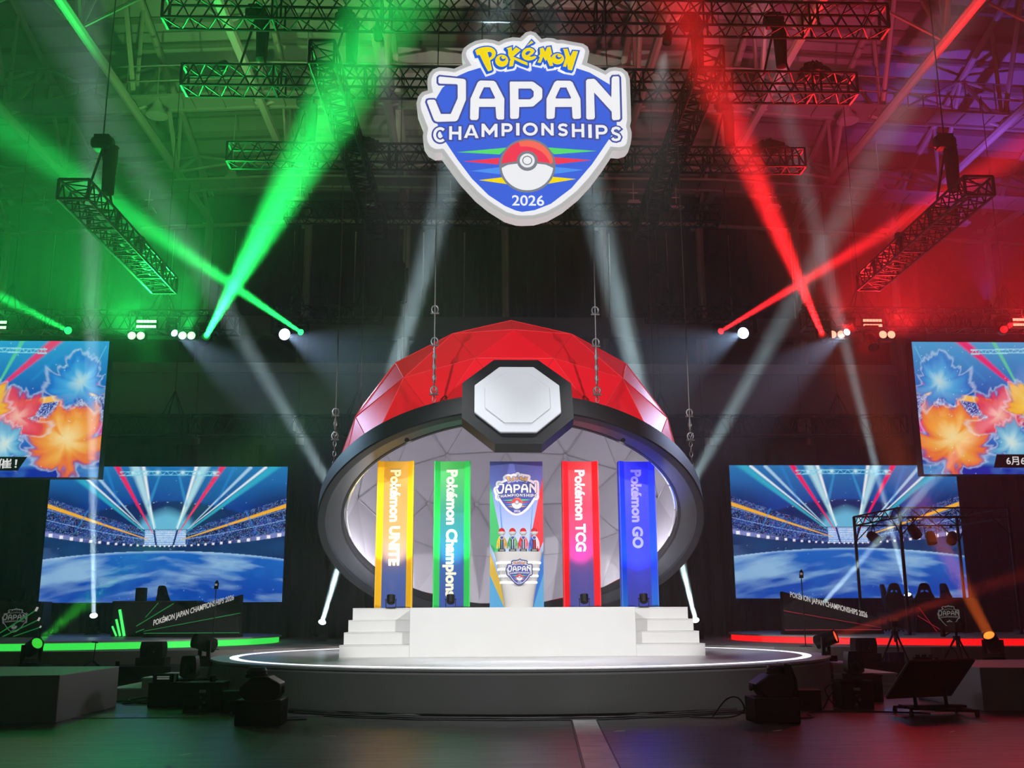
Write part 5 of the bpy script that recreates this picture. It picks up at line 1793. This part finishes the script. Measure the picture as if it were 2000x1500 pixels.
# steps beside the round stage
for sg, lab in ((-1, 'white steps climbing to the round stage on its green side'), (1, 'white steps climbing to the round stage on its red side')):
    t = thing('steps', lab, 'steps', (sg * 7.2, 22.0, 0))
    for k, (xa, xb) in enumerate(((-1.05, .9), (-.42, .9), (.35, .9))):
        x0, x1 = sg * -xa * -1 if sg > 0 else xa, xb
        a, b = (xa, xb) if sg < 0 else (-xb, -xa)
        edge_ = [(sg * 7.2 * -1 + sg * math.sqrt(6.6 ** 2 - (y - 23.34) ** 2), y - 22.0) for y in (21.45, 21.9, 22.4, 22.9, 23.5)]
        far = a if sg < 0 else b
        pl = [(far, -.55)] + edge_ + [(far, 1.5)]
        MB().prism(pl, lambda u, v, d: (u, v, d), k * .2 + (.0 if k == 0 else .001), (k + 1) * .2 - .03).build('riser', LIPM, t)
        pl[0], pl[-1] = (far + sg * .015, -.57), (far + sg * .015, 1.5)
        MB().prism(pl, lambda u, v, d: (u, v, d), (k + 1) * .2 - .03, (k + 1) * .2).build('tread', WHITE, t)

RISER = mat('black_riser_cloth', (.012, .012, .013), .85)
for x0, x1, lab in ((-12.6, -7.75, 'low black cloth covered riser in front of the green side stage'), (7.55, 13.2, 'low black cloth covered riser in front of the red side stage')):
    o = MB().bounds((x0, 23.85, 0), (x1, 25.1, .5)).build('riser_platform', RISER, org=((x0 + x1) / 2, 24.5, 0))
    tag(o, lab, 'platform')

# moving lights on the floor
mover('floor_moving_light', 'moving light with a green lens standing behind the left plinth', (-10.98, 24.2, .92), (-9.9, 23.2, 1.55), (.05, .8, .05), 2.4e4, 9, .7, False, .98, .8, 'moving lights among the floor equipment')
mover('floor_moving_light', 'moving light with a glowing orange lens at the right on the black riser', (11.05, 24.2, .92), (10.1, 23.3, 2.1), (1, .17, .02), 6e4, 9, .6, False, .98, 2.2, 'moving lights among the floor equipment', size=.24)
mover('floor_moving_light', 'moving light with a small orange lens on the top step right of the round stage', (6.3, 21.75, 1.06), (8.0, 20.6, 1.72), (1, .06, .02), 1.2e5, 5, .6, False, .92, 2.0, 'moving lights among the floor equipment')
mover('floor_moving_light', 'unlit moving light on the top step left of the round stage', (-6.5, 21.75, 1.05), (-7.4, 21.0, 1.35), None, 0, hang=False, s=.95, group='moving lights among the floor equipment')


def stage_scanner(lab, x, y, sg):
    t = thing('profile_lamp', lab, 'stage light', (x, y, 0), 0, 'large angular lamps in front of the round stage')
    MB().bounds((-.34, -.3, 0), (.34, .3, .37)).build('base', GEAR, t, bevel=.015)
    mb = MB().prism([(-.30 , .44), (-.22, .37), (.25, .37), (.30, .46), (.30, .60), (.12, .70), (-.12, .70), (-.30, .55)] if sg < 0 else [(-.30, .56), (-.17, .37), (.26, .37), (.33, .5), (.30, .68), (-.08, .70)],
                    lambda u, v, d: (u, d, v), -.24, .22)
    mb.build('body', GEAR, t, bevel=.02)
    MM = Matrix.Translation((-.10 * -sg * 1.0 if sg > 0 else -.1, 0, .70))
    MB().lathe([(.17, -.02), (.17, .03), (.155, .04), (.16, .08), (.14, .10), (.13, .125), (.06, .13)], 22, MM).build('lens_hood', GEAR2, t, smooth=True)
    if sg > 0:
        MB().prism([(.20, .37), (.36, .37), (.35, .62), (.27, .84), (.16, .86)], lambda u, v, d: (u, d, v), -.2, .2).build('shield_plate', GEAR, t, bevel=.01)
    for s in (-1, 1):
        MB().lathe([(.05, -.02), (.05, .02)], 10, Matrix.Translation((s * .31, 0, .5)) @ Matrix.Rotation(R(90), 4, 'Y')).build('knob', GEAR2, t)
    return t


stage_scanner('large black angular lamp on a box in front of the round stage left of centre', -4.21, 16.35, -1)
stage_scanner('large black angular lamp on a box in front of the round stage right of centre', 3.53, 16.1, 1)


def crate(name, lab, x0, x1, y, z0, z1, dep=.45, rz=0, label_plate=False, handle=True, cat='case'):
    t = thing(name, lab, cat, ((x0 + x1) / 2, y + dep / 2, z0), rz, 'black equipment boxes on the floor')
    w, h = (x1 - x0) / 2, z1 - z0
    MB().bounds((-w, -dep / 2, 0), (w, dep / 2, h)).build('body', GEAR, t, bevel=.012)
    MB().bounds((-w - .006, -dep / 2 - .006, h - .03), (w + .006, dep / 2 + .006, h)).build('lid_edge', GEAR2, t)
    if handle:
        MB().tube([(-.07, -dep / 2 - .004, h * .55), (-.06, -dep / 2 - .03, h * .55), (.06, -dep / 2 - .03, h * .55), (.07, -dep / 2 - .004, h * .55)], .01, 5).build('handle', GEAR2, t)
    if label_plate:
        mb = MB().bounds((-.06, -dep / 2 - .004, h * .66), (.05, -dep / 2, h * .76))
        mb.build('label_plate', mat('grey_label_plate', (.4, .4, .4), .5), t)
        mb = MB()
        for k in range(3):
            mb.lathe([(.001, .006), (.022, .006), (.026, 0)], 12, Matrix.Translation((-.03 + (k % 2) * .06, -dep / 2, h * (.18 + .16 * k))) @ Matrix.Rotation(R(90), 4, 'X'))
        mb.build('connector_sockets', mat('grey_socket', (.18, .18, .19), .4), t)
    return t


crate('equipment_box', 'leftmost black equipment box on the floor near the white steps', -6.85, -6.15, 19.35, 0, .43)
crate('equipment_box', 'black box with connector sockets in front of the left boxes', -5.93, -5.28, 18.3, 0, .49, .5, 0, True)
crate('equipment_box', 'low black box between the socket box and the angular lamp on the left', -5.22, -4.82, 18.05, 0, .36, .4)
crate('equipment_box', 'black box standing behind the socket box on the left', -5.95, -5.6, 18.95, 0, .50, .35)
crate('equipment_box', 'low black box under the upright speaker left of the round stage', -6.62, -6.05, 19.85, 0, .46, .5)
crate('equipment_box', 'single black box on the floor between the right angular lamp and the cables', 4.42, 4.83, 17.75, 0, .335, .4)
crate('equipment_box', 'black box with connector sockets right of the round stage', 5.25, 5.8, 17.95, 0, .47, .5, 0, True)
crate('equipment_box', 'low black box under the upright speaker right of the round stage', 5.98, 6.55, 19.45, 0, .48, .5)
t = crate('amplifier', 'small amplifier with a grey display on the leftmost black box', -6.80, -6.42, 19.4, .432, .57, .3, 0, False, False, 'amplifier')
mb = MB()
for k in range(2):
    mb.bounds((-.11, -.153, .05 + k * .035), (.11, -.15, .075 + k * .035))
mb.build('display', mat('grey_display', (.4, .42, .4), .4, emit=(.3, .33, .3), strength=.3), t)


def monitor_speaker(lab, x, y, z, H=.40):
    t = thing('upright_speaker', lab, 'speaker', (x, y, z), 0, 'upright speakers beside the round stage')
    out = smooth_poly([(-.15, 0), (.15, 0), (.155, H * .5), (.13, H * .97), (.1, H), (-.1, H), (-.13, H * .97), (-.155, H * .5)], 1)
    MB().prism(out, lambda u, v, d: (u, d, v), -.13, .13).build('cabinet', GEAR, t, bevel=.015)
    mb = MB()
    for zz, r in ((H * .35, .095), (H * .75, .05)):
        mb.lathe([(.001, .0), (r * .5, .01), (r, 0), (r + .01, .01), (r + .01, 0)], 18, Matrix.Translation((0, -.131, zz)) @ Matrix.Rotation(R(90), 4, 'X'))
    mb.build('driver', GEAR2, t)


monitor_speaker('black upright speaker on a box left of the round stage', -6.33, 20.1, .462, .41)
monitor_speaker('black upright speaker on a box right of the round stage', 6.12, 19.7, .482, .42)
for x, y, z, lab in ((-5.5, 18.5, .492, 'small round black knob light on the left socket box'), (-9.05, 24.2, .501, 'small black adapter on the left riser near the microphone stand')):
    o = MB().lathe([(.05, 0), (.05, .1), (.04, .105)], 16).build('small_lamp', GEAR, smooth=True)
    o.location = (x, y, z)
    tag(o, lab, 'lamp')


def fan_machine(lab, x, y, z):
    t = thing('fog_machine', lab, 'fog machine', (x, y, z), 0, 'fog machines on the black risers')
    MB().bounds((-.33, -.22, 0), (.33, .22, .19)).build('base', GEAR, t, bevel=.01)
    MB().prism([(-.25, .19), (.25, .19), (.26, .40), (.24, .53), (-.24, .53), (-.26, .40)], lambda u, v, d: (u, d, v), -.18, .18).build('housing', GEAR, t, bevel=.015)
    mb = MB()
    mb.lathe([(.10, 0), (.12, .015), (.14, 0)], 20, Matrix.Translation((0, -.181, .35)) @ Matrix.Rotation(R(90), 4, 'X'))
    for k in range(5):
        mb.bar((-.1 + k * .05, -.185, .25), (-.1 + k * .05, -.185, .45), .006, 4)
    mb.build('fan_grille', GEAR2, t)
    MB().bounds((.05, -.19, .30), (.07, -.184, .32)).build('indicator', mat('pale_indicator'), t)


fan_machine('black fog machine on the riser in front of the green light strip', -8.28, 24.25, .501)
fan_machine('black fog machine on the riser in front of the red light strip', 8.02, 24.25, .501)
t = thing('desk_microphone', 'small microphone on a short tripod behind the left plinth', 'microphone', (-9.63, 24.3, .501))
MB().bar((0, 0, .05), (.02, 0, .52), .012, 6).build('pole', GEAR, t)
MB().bar((-.07, 0, .53), (.07, 0, .515), .016, 8).build('microphone', GEAR, t)
for k in range(3):
    a = R(90 + 120 * k)
    MB().bar((0, 0, .12), (.2 * math.cos(a), .2 * math.sin(a), .01), .014, 5).build('leg', GEAR, t)


def tripod(name, lab, x, y, z, H, cam_=False):
    t = thing(name, lab, 'tripod', (x, y, z))
    for k in range(3):
        a = R(-100 + 120 * k)
        MB().bar((.04 * math.cos(a), .04 * math.sin(a), H - .15), (.34 * math.cos(a), .34 * math.sin(a), .01), .028, 6, .018).build('leg', GEAR, t)
    MB().bar((0, 0, H - .35), (0, 0, H), .03, 8).bounds((-.06, -.06, H - .2), (.06, .06, H - .1)).build('centre_column', GEAR, t)
    if cam_:
        MB().bounds((-.11, -.2, H), (.11, .22, H + .22)).build('camera_body', GEAR, t, bevel=.02)
        MB().lathe([(.06, 0), (.075, .1), (.07, .1)], 16, aimed((0, -.2, H + .12), (0, -1, 0))).build('camera_lens', GEAR2, t)
        MB().tube([(-.1, .1, H - .02), (-.25, .0, H - .08), (-.36, -.1, H - .02)], .018, 5).bounds((-.40, -.16, H - .12), (-.33, -.04, H + .06)).build('control_handle', GEAR, t)
    else:
        MB().bounds((-.07, -.07, H), (.07, .07, H + .13)).build('head', GEAR, t, bevel=.01)
    return t


tripod('camera_tripod', 'black camera tripod standing before the red light strip beside the fog machine', 8.84, 24.4, .501, .78)
tripod('video_camera', 'video camera on a black tripod next to the orange lamp at the right', 10.35, 24.5, .501, .66, True)
o = MB().bounds((-.18, -.14, 0), (.18, .14, .22)).build('storage_box', mat('dark_blue_plastic', srgb(20, 28, 92), .5), bevel=.01)
o.location = (8.62, 23.99, .501)
tag(o, 'dark blue plastic box on the riser under the camera tripod', 'box')
t = thing('power_strip', 'black power box with plugs on the right riser beside the tripod', 'power strip', (9.35, 24.0, .501))
MB().bounds((-.28, -.08, 0), (.28, .08, .1)).build('body', GEAR, t, bevel=.01)
MB().bounds((.12, -.085, .02), (.17, -.08, .08)).build('label_plate', mat('grey_label_plate'), t)
mb = MB()
for k in range(3):
    mb.bounds((-.22 + k * .15, -.04, .1), (-.15 + k * .15, .04, .16))
mb.build('plugs', GEAR2, t)

# tilted confidence monitor on a low stand
t = thing('floor_monitor', 'large black tilted floor monitor on a low caster stand at the right', 'monitor', (6.35, 16.85, 0))
MON = Matrix.Translation((.02, .1, .56)) @ Matrix.Rotation(R(22), 4, 'Z') @ Matrix.Rotation(R(44), 4, 'X')
mf = lambda u, v, d: MON @ Vector((u, d, v))
MB().prism([(-.70, -.41), (.70, -.41), (.70, .41), (-.70, .41)], mf, -.03, .03).build('screen_housing', GEAR, t, bevel=.012)
MB().prism([(-.67, -.37), (.67, -.37), (.67, .37), (-.67, .37)], mf, .03, .034).build('screen_glass', mat('dark_screen_glass', (.01, .01, .012), .12), t)
mb = MB().bar((-.25, .1, .12), (-.25, .15, .42), .03, 6).bar((.25, .1, .12), (.25, .15, .42), .03, 6).bounds((-.45, .05, .1), (.55, .25, .15))
mb.build('stand', GEAR, t)
mb = MB().bar((-.5, -.25, .13), (.55, -.35, .09), .03, 4).bar((-.5, .4, .1), (.55, .4, .1), .03, 4).bar((-.4, -.25, .12), (-.4, .4, .12), .03, 4).bar((.45, -.3, .1), (.45, .4, .1), .03, 4)
mb.build('base', GEAR, t)
mb = MB()
for x, y in ((-.48, -.25), (.53, -.33), (-.48, .4), (.53, .4)):
    mb.lathe([(.05, -.02), (.05, .02)], 12, Matrix.Translation((x, y, .05)) @ Matrix.Rotation(R(90), 4, 'Y'))
    mb.bounds((x - .02, y - .02, .05), (x + .02, y + .02, .11))
mb.build('caster', GEAR2, t)


# cables on the floor
def cable(lab, pts, r=.015):
    P = []
    for i in range(len(pts) - 1):
        p0, p1, p2, p3 = [Vector(pts[min(max(j, 0), len(pts) - 1)]) for j in (i - 1, i, i + 1, i + 2)]
        for q in range(6):
            u = q / 6
            P.append(.5 * ((2 * p1) + (p2 - p0) * u + (2 * p0 - 5 * p1 + 4 * p2 - p3) * u * u + (3 * p1 - p0 - 3 * p2 + p3) * u ** 3))
    P.append(Vector(pts[-1]))
    o = MB().tube(P, r, 6).build('floor_cable', CABLE, smooth=True)
    tag(o, lab, 'cable', 'black cables on the floor around the round stage')


def arc(r, a0, a1, n, z=.03, j=.03, seed=0):
    rng = random.Random(seed)
    return [(SC[0] + (r + rng.uniform(-j, j)) * math.sin(R(a0 + (a1 - a0) * i / n)), SC[1] - (r + rng.uniform(-j, j)) * math.cos(R(a0 + (a1 - a0) * i / n)), z) for i in range(n + 1)]


cable('thick black cable run hugging the foot of the round stage from lamp to lamp', arc(6.66, -38, 30, 26, .04, .02, 1), .04)
cable('second black cable lying against the foot of the round stage', arc(6.74, -36, 32, 24, .025, .03, 2), .025)
cable('thin black cable wandering in front of the round stage', arc(6.86, -30, 33, 14, .014, .06, 3), .012)
cable('black cable looping beside the right angular lamp', [(2.75, 16.7, .02), (2.9, 16.4, .3), (3.05, 16.25, .34), (3.15, 16.3, .15), (2.95, 16.5, .03), (2.4, 16.75, .02)], .013)
cable('black cable from the right angular lamp to the single box', [(3.9, 16.3, .02), (4.3, 16.6, .02), (4.45, 17.3, .02), (5.0, 17.5, .02), (5.9, 17.2, .02), (6.3, 16.9, .02)], .014)
cable('tangled black cable beside the right socket box', [(4.9, 17.9, .02), (5.0, 17.8, .25), (5.1, 17.9, .28), (5.15, 18.0, .05), (5.05, 18.2, .3), (5.2, 18.2, .42)], .013)
cable('coil of black cable on the floor before the white steps at the left', [(-7.6, 20.3, .02), (-7.4, 20.0, .03), (-7.0, 20.1, .08), (-7.2, 20.35, .10), (-7.45, 20.15, .06), (-7.1, 19.95, .03), (-6.9, 20.1, .05), (-7.9, 20.5, .02)], .02)
cable('black cable between the left boxes and the angular lamp', [(-5.1, 18.5, .02), (-4.95, 17.6, .02), (-4.6, 17.1, .02), (-4.2, 16.75, .02), (-3.6, 16.85, .02)], .018)
cable('thin black cable arching over the right riser', [(9.9, 24.3, .52), (9.98, 24.3, .72), (10.15, 24.3, .78), (10.3, 24.4, .55)], .012)
TAPE = ['before the left angular lamp', 'left of the stage middle', 'right of the plated floor strip', 'before the right angular lamp', 'before the tilted monitor', 'nearest the camera', 'before the left plinth']
for k, (x, y) in enumerate(((-5.1, 15.2), (-2.95, 14.7), (1.05, 15.0), (3.25, 14.9), (5.6, 14.6), (-4.4, 12.9), (-6.3, 14.4))):
    o = MB().bounds((-.09, -.02, .0005), (.09, .02, .002)).build('floor_tape_mark', mat('white_tape', (.7, .7, .68), .6))
    o.location = (x, y, 0)
    o.rotation_euler = (0, 0, .2 * k)
    tag(o, f'white tape strip on the concrete floor, {TAPE[k]}', 'tape', 'white tape marks on the floor')
